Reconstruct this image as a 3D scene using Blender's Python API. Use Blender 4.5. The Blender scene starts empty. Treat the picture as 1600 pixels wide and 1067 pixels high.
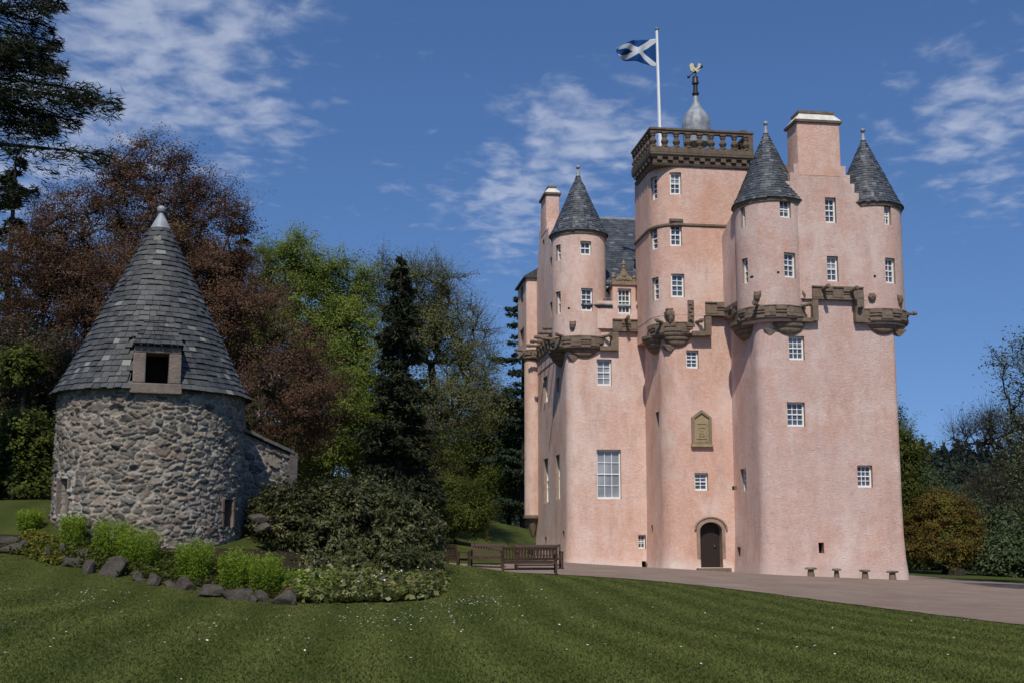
import bpy, bmesh, math, random
import numpy as np
from mathutils import Vector, Matrix
R = math.radians
C = bpy.context.scene.collection
SC = bpy.context.scene

# ------------------------------------------------------------------ camera
F, CX, CY, PITCH = 1750.0, 800.0, 594.5, R(7.5)
CAMZ = 1.65
cam_d = bpy.data.cameras.new('camera'); cam = bpy.data.objects.new('camera', cam_d); C.objects.link(cam)
cam.location = (0, 0, CAMZ); cam.rotation_euler = (R(90) + PITCH, 0, 0)
cam_d.sensor_width = 36; cam_d.lens = F / 1600 * 36; cam_d.shift_y = (CY - 533.5) / 1600
cam_d.clip_start = 0.1; cam_d.clip_end = 6000
SC.camera = cam

# ------------------------------------------------------------------ light
SUN_AZ, SUN_EL = R(7), R(50)            # behind the camera, to its left
sd = bpy.data.lights.new('sun', 'SUN'); sun = bpy.data.objects.new('sun', sd); C.objects.link(sun)
sd.energy = 4.8; sd.angle = R(0.5); sd.color = (1, .94, .84)
sun_dir = Vector((-math.sin(SUN_AZ) * math.cos(SUN_EL), -math.cos(SUN_AZ) * math.cos(SUN_EL), math.sin(SUN_EL)))
sun.rotation_euler = sun_dir.to_track_quat('Z', 'Y').to_euler()
sun.location = (-20, -40, 60)

SC.view_settings.view_transform = 'Standard'; SC.view_settings.look = 'None'
SC.view_settings.exposure = -0.35; SC.view_settings.gamma = 1

def ray(px, py):
    x = (px - CX) / F; y = (CY - py) / F
    return Vector((x, math.cos(PITCH) - y * math.sin(PITCH), math.sin(PITCH) + y * math.cos(PITCH)))
def at(px, py, Y):
    d = ray(px, py); return Vector((0, 0, CAMZ)) + d * (Y / d.y)

w = bpy.data.worlds.new('World'); SC.world = w; w.use_nodes = True
def build_world():
    nt = w.node_tree; N = nt.nodes; L = nt.links
    for n in list(N): N.remove(n)
    out = N.new('ShaderNodeOutputWorld'); bg = N.new('ShaderNodeBackground')
    sky = N.new('ShaderNodeTexSky'); sky.sky_type = 'NISHITA'; sky.sun_disc = False
    sky.sun_elevation = SUN_EL; sky.sun_rotation = math.pi + SUN_AZ
    sky.air_density = 1.0; sky.dust_density = 0.25; sky.ozone_density = 2.2; sky.altitude = 200
    hs = N.new('ShaderNodeHueSaturation'); hs.inputs['Hue'].default_value = .508; hs.inputs['Saturation'].default_value = 1.20; hs.inputs['Value'].default_value = 1.22
    L.new(sky.outputs[0], hs.inputs['Color'])
    tc = N.new('ShaderNodeTexCoord')
    lift = N.new('ShaderNodeVectorMath'); lift.operation = 'MULTIPLY_ADD'; L.new(tc.outputs['Generated'], lift.inputs[0]); lift.inputs[1].default_value = (1, 1, .8); lift.inputs[2].default_value = (0, 0, .18)
    L.new(lift.outputs[0], sky.inputs['Vector']) if 'Vector' in sky.inputs else None
    sep = N.new('ShaderNodeSeparateXYZ'); L.new(tc.outputs['Generated'], sep.inputs[0])
    def M(op, a, b=None, c=None, clamp=False):
        n = N.new('ShaderNodeMath'); n.operation = op; n.use_clamp = clamp
        for i, x in enumerate((a, b, c)):
            if x is None: continue
            if isinstance(x, (int, float)): n.inputs[i].default_value = x
            else: L.new(x, n.inputs[i])
        return n.outputs[0]
    zz = M('ADD', sep.outputs[2], 0.12)
    cx = M('DIVIDE', sep.outputs[0], zz); cy = M('DIVIDE', sep.outputs[1], zz)
    com = N.new('ShaderNodeCombineXYZ'); L.new(cx, com.inputs[0]); L.new(cy, com.inputs[1])
    def noise(vec, scale, detail, rough, dist=0.0):
        n = N.new('ShaderNodeTexNoise'); L.new(vec, n.inputs['Vector']); n.inputs['Scale'].default_value = scale
        n.inputs['Detail'].default_value = detail; n.inputs['Roughness'].default_value = rough; n.inputs['Distortion'].default_value = dist
        return n.outputs[0]
    puffs = noise(com.outputs[0], 15.0, 5, 0.52, 0.25)
    wisps = noise(com.outputs[0], 4.0, 6, 0.58, 0.3)
    # regions of the sky that carry cloud: direction, angular radius, strength
    regs = [((250, 70), .15, 1.0), ((90, 190), .15, .95), ((330, 30), .14, .95), ((330, 160), .11, .85), ((180, 120), .16, .85), ((890, 240), .085, .95), ((720, 270), .05, .55),
            ((720, 345), .05, .50), ((980, 215), .07, .9), ((800, 310), .085, .9), ((1540, 200), .10, .80), ((1430, 225), .06, .55), ((1600, 160), .08, .7), ((760, 400), .04, .5), ((600, 280), .03, .35),
            ((350, 260), .07, .55), ((640, 330), .04, .3)]
    acc = None
    for (p, rad, st) in regs:
        d = ray(*p).normalized()
        v = N.new('ShaderNodeVectorMath'); v.operation = 'DISTANCE'; L.new(tc.outputs['Generated'], v.inputs[0]); v.inputs[1].default_value = d
        mr = N.new('ShaderNodeMapRange'); mr.interpolation_type = 'SMOOTHSTEP'
        L.new(v.outputs['Value'], mr.inputs[0]); mr.inputs[1].default_value = rad * 1.35; mr.inputs[2].default_value = rad * .1
        mr.inputs[3].default_value = 0; mr.inputs[4].default_value = st
        acc = mr.outputs[0] if acc is None else M('MAXIMUM', acc, mr.outputs[0])
    dens = M('ADD', M('MULTIPLY', puffs, .58), M('MULTIPLY', wisps, .42))
    dens = M('ADD', dens, M('MULTIPLY', M('SUBTRACT', acc, 0.82), .27))
    mr = N.new('ShaderNodeMapRange'); mr.interpolation_type = 'SMOOTHSTEP'; L.new(dens, mr.inputs[0])
    mr.inputs[1].default_value = .385; mr.inputs[2].default_value = .68; mr.inputs[3].default_value = 0; mr.inputs[4].default_value = .64
    mix = N.new('ShaderNodeMix'); mix.data_type = 'RGBA'
    L.new(mr.outputs[0], mix.inputs['Factor']); L.new(hs.outputs[0], mix.inputs['A']); mix.inputs['B'].default_value = (5.6, 6.1, 7.4, 1)
    L.new(mix.outputs['Result'], bg.inputs[0]); bg.inputs[1].default_value = 0.125
    L.new(bg.outputs[0], out.inputs[0])
build_world()

# ------------------------------------------------------------------ helpers
def tag(o, label=None, cat=None, group=None, kind=None):
    if label: o['label'] = label
    if cat: o['category'] = cat
    if group: o['group'] = group
    if kind: o['kind'] = kind
    return o
def empty(name, loc, rz=0):
    o = bpy.data.objects.new(name, None); C.objects.link(o); o.location = loc; o.rotation_euler = (0, 0, rz); o.empty_display_size = .3
    return o
def link(name, me, mat, parent=None, smooth=None):
    o = bpy.data.objects.new(name, me); C.objects.link(o)
    if mat is not None:
        for m in (mat if isinstance(mat, (list, tuple)) else [mat]): me.materials.append(m)
    if parent: o.parent = parent
    if smooth is not None:
        me.shade_smooth()
        if smooth < 180: me.set_sharp_from_angle(angle=R(smooth))
    return o
class MB:
    """collects faces into one mesh"""
    def __init__(s): s.v = []; s.f = []; s.m = []; s.t = []
    def add(s, vs, fs, mat=0, tone=None):
        o = len(s.v); s.v += [tuple(p) for p in vs]; s.t += [random.random() if tone is None else tone] * len(vs)
        s.f += [tuple(i + o for i in f) for f in fs]; s.m += [mat] * len(fs)
    def box(s, x0, x1, y0, y1, z0, z1, mat=0, fn=None, tone=None):
        vs = [(x, y, z) for z in (z0, z1) for y in (y0, y1) for x in (x0, x1)]
        if fn: vs = [fn(*p) for p in vs]
        s.add(vs, [(0, 2, 3, 1), (4, 5, 7, 6), (0, 1, 5, 4), (2, 6, 7, 3), (0, 4, 6, 2), (1, 3, 7, 5)], mat, tone)
    def prism(s, pts, z0, z1, mat=0, fn=None, tone=None):
        n = len(pts); vs = [(x, y, z0) for x, y in pts] + [(x, y, z1) for x, y in pts]
        if fn: vs = [fn(*p) for p in vs]
        fs = [tuple(range(n))[::-1], tuple(range(n, 2 * n))] + [(i, (i + 1) % n, n + (i + 1) % n, n + i) for i in range(n)]
        s.add(vs, fs, mat, tone)
    def rings(s, rings, mat=0, cap=True, tone=None):
        n = len(rings[0]); vs = [p for r in rings for p in r]; fs = []
        for k in range(len(rings) - 1):
            fs += [(k * n + i, k * n + (i + 1) % n, (k + 1) * n + (i + 1) % n, (k + 1) * n + i) for i in range(n)]
        if cap: fs += [tuple(range(n))[::-1], tuple(range((len(rings) - 1) * n, len(rings) * n))]
        s.add(vs, fs, mat, tone)
    def lathe(s, c, prof, n=24, mat=0, a0=0, tone=None):
        s.rings([[(c[0] + r * math.cos(a0 + 2 * math.pi * i / n), c[1] + r * math.sin(a0 + 2 * math.pi * i / n), c[2] + z) for i in range(n)] for r, z in prof], mat, tone=tone)
    def tube(s, a, b, r0, r1, n=8, mat=0):
        a = Vector(a); b = Vector(b); d = (b - a).normalized()
        u = d.orthogonal().normalized(); v = d.cross(u)
        s.rings([[tuple(p + (u * math.cos(2 * math.pi * i / n) + v * math.sin(2 * math.pi * i / n)) * r) for i in range(n)] for p, r in ((a, r0), (b, r1))], mat)
    def build(s, name, mats, parent=None, smooth=None, tone=False):
        me = bpy.data.meshes.new(name); me.from_pydata(s.v, [], s.f)
        if isinstance(mats, (list, tuple)): me.polygons.foreach_set('material_index', s.m)
        if tone:
            at_ = me.attributes.new('tone', 'FLOAT', 'POINT'); at_.data.foreach_set('value', s.t)
        me.update()
        return link(name, me, mats, parent, smooth)
def recalc(o):
    bm = bmesh.new(); bm.from_mesh(o.data); bmesh.ops.recalc_face_normals(bm, faces=bm.faces); bm.to_mesh(o.data); bm.free()
def np_mesh(name, verts, faces, mat, parent=None, smooth=None, attrs=None):
    """verts (N,3), faces (M,k) arrays"""
    me = bpy.data.meshes.new(name); verts = np.ascontiguousarray(verts, dtype=np.float32); faces = np.ascontiguousarray(faces, dtype=np.int32)
    M, k = faces.shape
    me.vertices.add(len(verts)); me.vertices.foreach_set('co', verts.ravel())
    me.loops.add(M * k); me.loops.foreach_set('vertex_index', faces.ravel())
    me.polygons.add(M); me.polygons.foreach_set('loop_start', np.arange(0, M * k, k, dtype=np.int32)); me.polygons.foreach_set('loop_total', np.full(M, k, dtype=np.int32))
    for nm, a in (attrs or {}).items():
        a = np.ascontiguousarray(a, dtype=np.float32)
        if a.ndim == 1: me.attributes.new(nm, 'FLOAT', 'POINT').data.foreach_set('value', a)
        else: me.attributes.new(nm, 'FLOAT_COLOR', 'POINT').data.foreach_set('color', a.ravel())
    me.update(calc_edges=True)
    return link(name, me, mat, parent, smooth)

# ------------------------------------------------------------------ materials
class Mat:
    def __init__(s, name, rough=.8, spec=.3):
        s.m = bpy.data.materials.new(name); s.m.use_nodes = True; s.nt = s.m.node_tree; s.N = s.nt.nodes; s.L = s.nt.links
        s.b = s.N['Principled BSDF']; s.b.inputs['Roughness'].default_value = rough; s.b.inputs['Specular IOR Level'].default_value = spec
        s.tc = s.N.new('ShaderNodeTexCoord')
    def put(s, sock, v):
        if hasattr(v, 'links') or hasattr(v, 'is_linked'): s.L.new(v, sock)
        else: sock.default_value = v
    def coord(s, scale=(1, 1, 1), src='Object'):
        mp = s.N.new('ShaderNodeMapping'); s.L.new(s.tc.outputs[src], mp.inputs[0]); mp.inputs['Scale'].default_value = scale
        return mp.outputs[0]
    def noise(s, scale, detail=4, rough=.55, vec=None, dist=0):
        n = s.N.new('ShaderNodeTexNoise'); s.L.new(vec or s.tc.outputs['Object'], n.inputs['Vector'])
        n.inputs['Scale'].default_value = scale; n.inputs['Detail'].default_value = detail; n.inputs['Roughness'].default_value = rough; n.inputs['Distortion'].default_value = dist
        return n.outputs[0]
    def rng(s, v, a, b, c=0.0, d=1.0):
        n = s.N.new('ShaderNodeMapRange'); s.L.new(v, n.inputs[0])
        for i, x in enumerate((a, b, c, d)): n.inputs[i + 1].default_value = x
        return n.outputs[0]
    def mix(s, f, a, b, blend='MIX'):
        n = s.N.new('ShaderNodeMix'); n.data_type = 'RGBA'; n.blend_type = blend
        for k, v in (('Factor', f), ('A', a), ('B', b)):
            if isinstance(v, tuple) and len(v) == 3: v = (*v, 1)
            s.put(n.inputs[k], v)
        return n.outputs['Result']
    def math(s, op, a, b):
        n = s.N.new('ShaderNodeMath'); n.operation = op; s.put(n.inputs[0], a); s.put(n.inputs[1], b); return n.outputs[0]
    def ramp(s, v, stops):
        n = s.N.new('ShaderNodeValToRGB'); s.L.new(v, n.inputs[0]); e = n.color_ramp.elements
        while len(e) < len(stops): e.new(.5)
        for el, (p, c) in zip(e, stops): el.position = p; el.color = (*c, 1)
        return n.outputs[0]
    def attr(s, name, out='Fac'):
        n = s.N.new('ShaderNodeAttribute'); n.attribute_name = name; return n.outputs[out]
    def color(s, v):
        if isinstance(v, tuple) and len(v) == 3: v = (*v, 1)
        s.put(s.b.inputs['Base Color'], v); return s
    def bump(s, h, strength=.5, dist=.02, prev=None):
        n = s.N.new('ShaderNodeBump'); s.L.new(h, n.inputs['Height']); n.inputs['Strength'].default_value = strength; n.inputs['Distance'].default_value = dist
        if prev: s.L.new(prev, n.inputs['Normal'])
        s.L.new(n.outputs[0], s.b.inputs['Normal']); return n.outputs[0]

def harl(name, salmon, pale=(.78, .575, .495), deep=(.68, .425, .335), base=(.80, .69, .62)):
    m = Mat(name, .95, .1)
    big = m.noise(.30, 5, .65); streak = m.noise(1.0, 6, .65, m.coord((1.3, 1.3, .14)))
    f = m.rng(m.math('ADD', m.math('MULTIPLY', big, .55), m.math('MULTIPLY', streak, .45)), .42 - salmon, .60 - salmon)
    c = m.mix(f, pale, deep)
    fine = m.noise(2.2, 7, .75, m.coord((1, 1, 1.5)), 1.8)
    c = m.mix(m.rng(fine, .40, .68, 0, .6), c, tuple(min(.85, x * 1.16 + .03) for x in pale))
    fl = m.noise(5.0, 7, .78, m.coord((1, 1, 1.7)), 2.0); c = m.mix(m.rng(fl, .48, .68, 0, .55), c, tuple(x * .70 for x in deep))
    rust = m.rng(m.noise(.6, 6, .72, m.coord((1, 1, .6))), .48, .66, 0, .55); c = m.mix(rust, c, (.62, .325, .22))
    wash = m.rng(m.noise(.42, 6, .7, m.coord((1, 1, .8))), .50, .66, 0, .6); c = m.mix(wash, c, (.79, .645, .57))
    dirt = m.rng(m.noise(1.3, 7, .75, m.coord((1, 1, .35))), .52, .70, 0, .55); c = m.mix(dirt, c, (.44, .30, .25))
    sep = m.N.new('ShaderNodeSeparateXYZ'); m.L.new(m.tc.outputs['Object'], sep.inputs[0])
    hgt = m.math('ADD', sep.outputs[2], m.math('MULTIPLY', m.noise(.9, 5, .7), -1.6)); foot_ = m.rng(hgt, -.15, -.75, 0, .8); c = m.mix(foot_, c, base)
    m.color(c)
    h1 = m.noise(5.2, 7, .74, m.coord((1, 1, 1.35)), 2.2); h2 = m.noise(26, 3, .6)
    b = m.bump(h1, .75, .095); m.bump(h2, .5, .02, b)
    return m.m
HARL = harl('pink_harling', .0)
HARL_R = harl('greyer_pink_harling', .0, (.665, .49, .43), (.58, .375, .305), (.66, .51, .45))
HARL_S = harl('salmon_harling', .06, (.745, .53, .445), (.69, .41, .305))
def stone(name, a, b, lich=(.30, .29, .2), amt=.3, sc=1):
    m = Mat(name, .9, .2)
    c = m.mix(m.rng(m.noise(3 * sc, 6, .65), .3, .7), a, b)
    c = m.mix(m.rng(m.noise(1.7 * sc, 5, .7), .52, .75, 0, amt), c, lich)
    c = m.mix(m.rng(m.noise(.8 * sc, 6, .75, m.coord((2.2, 2.2, .5))), .55, .72, 0, .55), c, tuple(x * .45 for x in a)); m.color(c); m.bump(m.noise(14 * sc, 5, .7), .8, .04); return m.m
SANDST = stone('weathered_sandstone', (.135, .10, .075), (.25, .185, .135), (.07, .06, .045), .65, 1.6)
REVEAL = stone('window_dressing_stone', (.27, .19, .14), (.38, .27, .2), amt=.1)
PANELST = stone('carved_panel_stone', (.30, .235, .135), (.40, .31, .19), (.2, .2, .12), .3)
PANELDK = stone('panel_border_stone', (.2, .15, .1), (.29, .22, .15))
BALUST = stone('mossy_balustrade_stone', (.10, .072, .055), (.19, .14, .105), (.16, .17, .06), .5)
def slate(name, stops, rough=.42):
    m = Mat(name, rough, .5); c = m.ramp(m.attr('tone'), stops)
    c = m.mix(m.rng(m.noise(6, 5, .7), .45, .75, 0, .55), c, (.12, .13, .125)); m.color(c)
    m.bump(m.noise(25, 4, .6), .3, .01); return m.m
SLATE = slate('blue_grey_slate', [(0, (.034, .038, .045)), (.5, (.058, .064, .074)), (.9, (.09, .097, .108)), (1, (.17, .18, .19))])
SLATE_OLD = slate('old_lichened_slate', [(0, (.026, .027, .028)), (.5, (.048, .048, .048)), (.9, (.072, .072, .068)), (.97, (.11, .11, .10)), (1, (.24, .24, .20))], .6)
def plain(name, col, rough=.6, spec=.4, var=.12, sc=8, metal=0):
    m = Mat(name, rough, spec); n = m.noise(sc, 4, .6)
    m.color(m.mix(m.rng(n, .3, .7), tuple(x * (1 - var) for x in col), tuple(min(1, x * (1 + var)) for x in col)))
    m.b.inputs['Metallic'].default_value = metal; return m.m
WHITE = plain('white_paint', (.80, .79, .76), .5, .4, .05)
LEAD = plain('dull_lead', (.25, .27, .29), .5, .45, .3, 3, .0)
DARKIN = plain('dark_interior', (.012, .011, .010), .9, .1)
IRON = plain('black_iron', (.02, .02, .022), .5, .5)
GILT = plain('gilded_metal', (.80, .66, .38), .35, .5, .1, 8, .5)
OAK = plain('dark_oak', (.030, .019, .015), .6, .3, .3, 12)
TEAK = plain('teak_wood', (.060, .033, .021), .65, .3, .35, 7)
CAPWHITE = plain('lime_mortar_cap', (.60, .57, .50), .9, .2, .2, 3)
def glass(name, col, rough=.06):
    m = Mat(name, rough, .8); m.color(m.mix(m.rng(m.noise(.8, 2), .35, .65), tuple(x * .6 for x in col), col)); return m.m
GLASS = glass('dark_window_glass', (.075, .09, .115)); GLASS_B = glass('blind_behind_glass', (.33, .35, .37), .12)

# ------------------------------------------------------------------ terrain
def tps_fit(P, Z, lam=.02):
    P = np.array(P, float); n = len(P); d = np.linalg.norm(P[:, None] - P[None], axis=2)
    K = np.where(d > 0, d * d * np.log(d + 1e-9), 0) + lam * np.eye(n); Q = np.hstack([np.ones((n, 1)), P])
    A = np.zeros((n + 3, n + 3)); A[:n, :n] = K; A[:n, n:] = Q; A[n:, :n] = Q.T
    s = np.linalg.solve(A, np.concatenate([np.array(Z, float), [0, 0, 0]])); return P, s
GP = [(1197, 897, 54), (1413, 906, 55), (1045, 888, 58.3), (889, 880, 63), (843, 868, 73), (800, 894, 42), (700, 889, 43), (875, 888, 45),
      (800, 1067, 12), (1600, 1067, 12), (0, 1067, 12), (0, 862, 26), (0, 960, 17), (120, 885, 25.4), (230, 908, 25), (460, 942, 24.5), (690, 932, 26), (650, 1000, 18), (1100, 1000, 18), (300, 985, 17.5),
      (1600, 972, 27), (1400, 945, 33), (1200, 921, 38), (1000, 902, 41), (1600, 912, 60), (1420, 898, 72), (1500, 892, 85), (1600, 898, 85),
      (700, 858, 60), (760, 838, 75), (830, 830, 85), (760, 811, 88), (835, 836, 93), (690, 845, 66), (560, 830, 80), (300, 845, 28), (110, 815, 28), (300, 800, 40), (60, 790, 40), (500, 840, 36), (600, 880, 30)]
_P = []; _Z = []
for g in GP:
    p = at(*g); _P.append((p.x, p.y)); _Z.append(p.z)
for x, y, z in ((0, 0, 0), (-15, 0, .25), (15, 0, -.15), (0, -40, 0), (-60, 60, 3.0), (-60, 10, 1.5), (60, 20, -1.5), (70, 70, -2.4), (40, 110, -2.2), (-20, 120, 2.4), (-60, 120, 2.5)):
    _P.append((x, y)); _Z.append(z)
_TP, _TS = tps_fit(_P, _Z)
def ground_np(x, y):
    x = np.clip(np.asarray(x, float), -70, 75); y = np.clip(np.asarray(y, float), -40, 125); sh = x.shape
    x = x.ravel(); y = y.ravel(); out = np.zeros(len(x)); n = len(_TP)
    for k in range(0, len(x), 20000):
        dx = x[k:k + 20000, None] - _TP[None, :, 0]; dy = y[k:k + 20000, None] - _TP[None, :, 1]
        d2 = dx * dx + dy * dy + 1e-12
        out[k:k + 20000] = (.5 * d2 * np.log(d2)) @ _TS[:n] + _TS[n] + _TS[n + 1] * x[k:k + 20000] + _TS[n + 2] * y[k:k + 20000]
    return out.reshape(sh)
def gz(x, y): return float(ground_np(np.array([x]), np.array([y]))[0])
def ground_at(px, py, Y0=10, Y1=140):
    """where the line of sight through a photo pixel meets the ground"""
    Y = np.linspace(Y0, Y1, 2600); d = ray(px, py); X = d.x / d.y * Y; Z = CAMZ + d.z / d.y * Y
    k = np.argmax(Z < ground_np(X, Y)); return Vector((X[k], Y[k], Z[k]))
def grid_mesh(name, xs, ys, mat, dz=0.0):
    X, Y = np.meshgrid(xs, ys); Z = ground_np(X, Y) + dz
    n, m = len(xs), len(ys); i = np.arange(n * m).reshape(m, n)
    f = np.stack([i[:-1, :-1], i[:-1, 1:], i[1:, 1:], i[1:, :-1]], -1).reshape(-1, 4)
    return np_mesh(name, np.stack([X, Y, Z], -1).reshape(-1, 3), f, mat, None, 180)
def lawn_mat():
    m = Mat('mown_lawn', .95, .1)
    patch = m.noise(.35, 6, .65); fine = m.noise(9, 6, .75, m.coord((1, .45, 1)))
    sep = m.N.new('ShaderNodeSeparateXYZ'); m.L.new(m.tc.outputs['Object'], sep.inputs[0])
    wob = m.math('MULTIPLY', m.noise(.12, 2), 3.0)
    ph = m.math('ADD', m.math('ADD', m.math('MULTIPLY', sep.outputs[0], 4.4), m.math('MULTIPLY', sep.outputs[1], .55)), wob)
    st = m.rng(m.math('SINE', ph, 0.0), -1, 1)
    c = m.mix(m.rng(patch, .35, .68), (.050, .066, .013), (.080, .092, .020))
    c = m.mix(m.math('MULTIPLY', st, .36), c, (.120, .134, .034))
    c = m.mix(m.rng(fine, .35, .72, 0, .5), c, (.030, .048, .010))
    c = m.mix(m.rng(m.noise(.8, 6, .75), .54, .72, 0, .5), c, (.13, .115, .045))
    m.color(c); m.bump(m.noise(30, 5, .8), .9, .05); return m.m
LAWN = lawn_mat()
def far_axis(lo, hi, step, out):
    a = list(np.arange(lo, hi + .01, step)); s = step
    L = [lo]; H = [a[-1]]
    while H[-1] < out: s *= 1.35; H.append(H[-1] + s); L.append(L[-1] - s)
    return np.array(L[:0:-1] + a + H[1:])
lawn = tag(grid_mesh('lawn', far_axis(-34, 46, .5, 2500), far_axis(6, 100, .5, 2500), LAWN), kind='structure')

def path_mat():
    m = Mat('pink_gravel', .95, .1)
    c = m.mix(m.rng(m.noise(.6, 5, .6), .35, .65), (.275, .195, .150), (.36, .268, .212))
    c = m.mix(m.rng(m.noise(45, 4, .8), .4, .62, 0, .75), c, (.14, .105, .085)); m.color(c)
    c2 = m.rng(m.noise(.9, 7, .75, m.coord((.5, 1, 1))), .5, .7, 0, .5); m.color(m.mix(c2, m.b.inputs['Base Color'].links[0].from_socket, (.37, .30, .25))); m.bump(m.noise(60, 4, .8), .8, .03); return m.m
GRAVEL = path_mat()
def strip_mesh(name, A, B, mat, n, dz, m=14, wob=0):
    """sheet on the ground between two polylines of world points"""
    def resample(P):
        P = np.array([(p[0], p[1]) for p in P]); s = np.r_[0, np.cumsum(np.linalg.norm(np.diff(P, axis=0), axis=1))]; t = np.linspace(0, s[-1], n)
        return np.stack([np.interp(t, s, P[:, 0]), np.interp(t, s, P[:, 1])], -1)
    a = resample(A); b = resample(B)
    if wob: t = np.arange(n)[:, None]; a = a + wob * np.concatenate([np.sin(t * .31) + .6 * np.sin(t * .83 + 1), np.sin(t * .43 + 2) + .6 * np.sin(t * .97)], 1)
    k = np.linspace(0, 1, m)[None, :, None]; V = a[:, None] * (1 - k) + b[:, None] * k
    Z = ground_np(V[..., 0], V[..., 1]) + dz; i = np.arange(n * m).reshape(n, m)
    f = np.stack([i[:-1, :-1], i[1:, :-1], i[1:, 1:], i[:-1, 1:]], -1).reshape(-1, 4)
    return np_mesh(name, np.concatenate([V, Z[..., None]], -1).reshape(-1, 3), f, mat, None, 180)
near_edge = [at(p, q, Y) for p, q, Y in ((672, 888, 42.2), (760, 891, 41.2), (880, 894, 40.6), (1000, 902, 39.5), (1100, 910, 38), (1200, 921, 35.8), (1300, 933, 33), (1400, 945, 30.5), (1500, 958, 28), (1600, 972, 25.6), (1740, 992, 22.5))]
far_edge = [at(p, q, Y) for p, q, Y in ((690, 884, 46.5), (780, 884, 47), (850, 880, 58), (889, 876, 70), (1045, 880, 68), (1190, 885, 67), (1330, 893, 70), (1416, 898, 72), (1500, 903, 66), (1600, 912, 60), (1740, 925, 55))]
path = tag(strip_mesh('gravel_path', near_edge, far_edge, GRAVEL, 260, .018, 90, .05), kind='structure')

# ------------------------------------------------------------------ castle
TH = R(8)
O = at(1197, 897, 54); ZB = O.z
castle = tag(empty('castle', O, TH), 'tall pink harled castle with slate roofed corner turrets and a square balustraded stair tower', 'castle')
cu = Vector((math.cos(TH), math.sin(TH), 0)); cv = Vector((-math.sin(TH), math.cos(TH), 0))
def loc_ray(px, py):
    d = ray(px, py); o = Vector((0, 0, CAMZ)) - O
    return Vector((o.dot(cu), o.dot(cv), o.z)), Vector((d.dot(cu), d.dot(cv), d.z))
def onv(px, py, v):
    o, d = loc_ray(px, py); return o + d * ((v - o.y) / d.y)
def onu(px, py, u):
    o, d = loc_ray(px, py); return o + d * ((u - o.x) / d.x)
def oncyl(px, py, uc, vc, r):
    o, d = loc_ray(px, py); ox, oy = o.x - uc, o.y - vc
    a = d.x ** 2 + d.y ** 2; b = ox * d.x + oy * d.y; c = ox * ox + oy * oy - r * r; q = b * b - a * c
    if q < 0: t = -b / a
    else: t = (-b - math.sqrt(q)) / a
    return o + d * t
UV = lambda px, py, v: onv(px, py, v).x
ZV = lambda py, v, px=1200: onv(px, py, v).z
VC = onu(1150, 880, 0).y                       # stair tower front
UC = UV(1043, 888, VC)                         # stair tower left face
VL = onu(1012, 880, UC).y                      # left wing front
UL = UV(888, 880, VL)                          # left wing left face
W = UV(1409, 700, 0)
DL = 11.0; DR = VL + 6
print('castle', 'VC', VC, 'UC', UC, 'VL', VL, 'UL', UL, 'W', W)

def rpoly(pts, rad, seg=9):
    """polygon (counter-clockwise) with rounded corners"""
    out = []; n = len(pts)
    for i, (p, r) in enumerate(zip(pts, rad)):
        p = Vector(p); a = Vector(pts[i - 1]); b = Vector(pts[(i + 1) % n])
        if r <= 0: out.append(tuple(p)); continue
        da = (a - p).normalized(); db = (b - p).normalized(); half = da.angle(db) / 2; t = r / math.tan(half)
        c = p + (da + db).normalized() * (r / math.sin(half)); s = p + da * t - c; e = p + db * t - c
        a0 = math.atan2(s.y, s.x); a1 = math.atan2(e.y, e.x); dl = (a1 - a0 + math.pi) % (2 * math.pi) - math.pi
        out += [(c.x + r * math.cos(a0 + dl * k / seg), c.y + r * math.sin(a0 + dl * k / seg)) for k in range(seg + 1)]
    return out
def offset_poly(pts, d):
    n = len(pts); out = []
    for i in range(n):
        p = Vector(pts[i]); a = (p - Vector(pts[i - 1])).normalized(); b = (Vector(pts[(i + 1) % n]) - p).normalized()
        na = Vector((a.y, -a.x)); nb = Vector((b.y, -b.x)); m = (na + nb)
        m = m / max(.3, m.length_squared / 2); out.append((p.x + m.x * d, p.y + m.y * d))
    return out
def wallsolid(pts, levels):
    mb = MB(); mb.rings([[(x, y, z) for x, y in offset_poly(pts, d)] for z, d in levels]); return mb
batter = lambda top: [(-2.2, .20), (.0, .16), (.7, .08), (1.8, .02), (3.2, 0), (top, 0)]

# --- levels
VG = -.14                                         # right wing gable plane, slightly corbelled out
TA = dict(v=1.2); TA['u'] = UV(1203, 420, 1.2); TA['r'] = TA['u'] - UV(1153, 420, 1.2)
TB = dict(v=1.25); TB['r'] = TA['r']; TB['u'] = UV(1405.5, 420, 1.25) - TB['r']
VT = VL + 1.15
TL = dict(v=VT, u=UV(904.5, 440, VT)); TL['r'] = TL['u'] - UV(863, 440, VT)
for t, pts in ((TA, (323, 489, 190)), (TB, (0, 0, 0)), (TL, (381, 537, 272))):
    if t is TB: t.update(ez=TA['ez'], rz=TA['rz'], tip=TA['tip'] - .1); continue
    t['ez'] = ZV(pts[0], t['v']); t['rz'] = ZV(pts[1], t['v'] - t['r'] * .6); t['tip'] = ZV(pts[2], t['v'])
GL, GR = UV(1256, 440, VG), UV(1344, 440, VG)
ZG0 = ZV(468, VG, 1300)
VCF = VC - .32; RC = 1.35
UCU = UC - .42; UCR = UV(1169, 275, VCF)
VB = onu(997, 330, UCU).y; print('VB', VB)
ZC0 = ZV(520, VCF, 1060); ZCT = ZV(262, VCF, 1100); ZC1 = ZV(494, VCF, 1130)
ZL0 = ZV(515, VL, 985)
ZLE = ZV(478, VL - .1, 960)
VR_ = VL + 8.0; ZLR = onv(940, 342, VR_).z

walls = []
def wall(name, mb, mat):
    o = mb.build(name, [mat, REVEAL], castle); recalc(o); walls.append(o); return o
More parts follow.
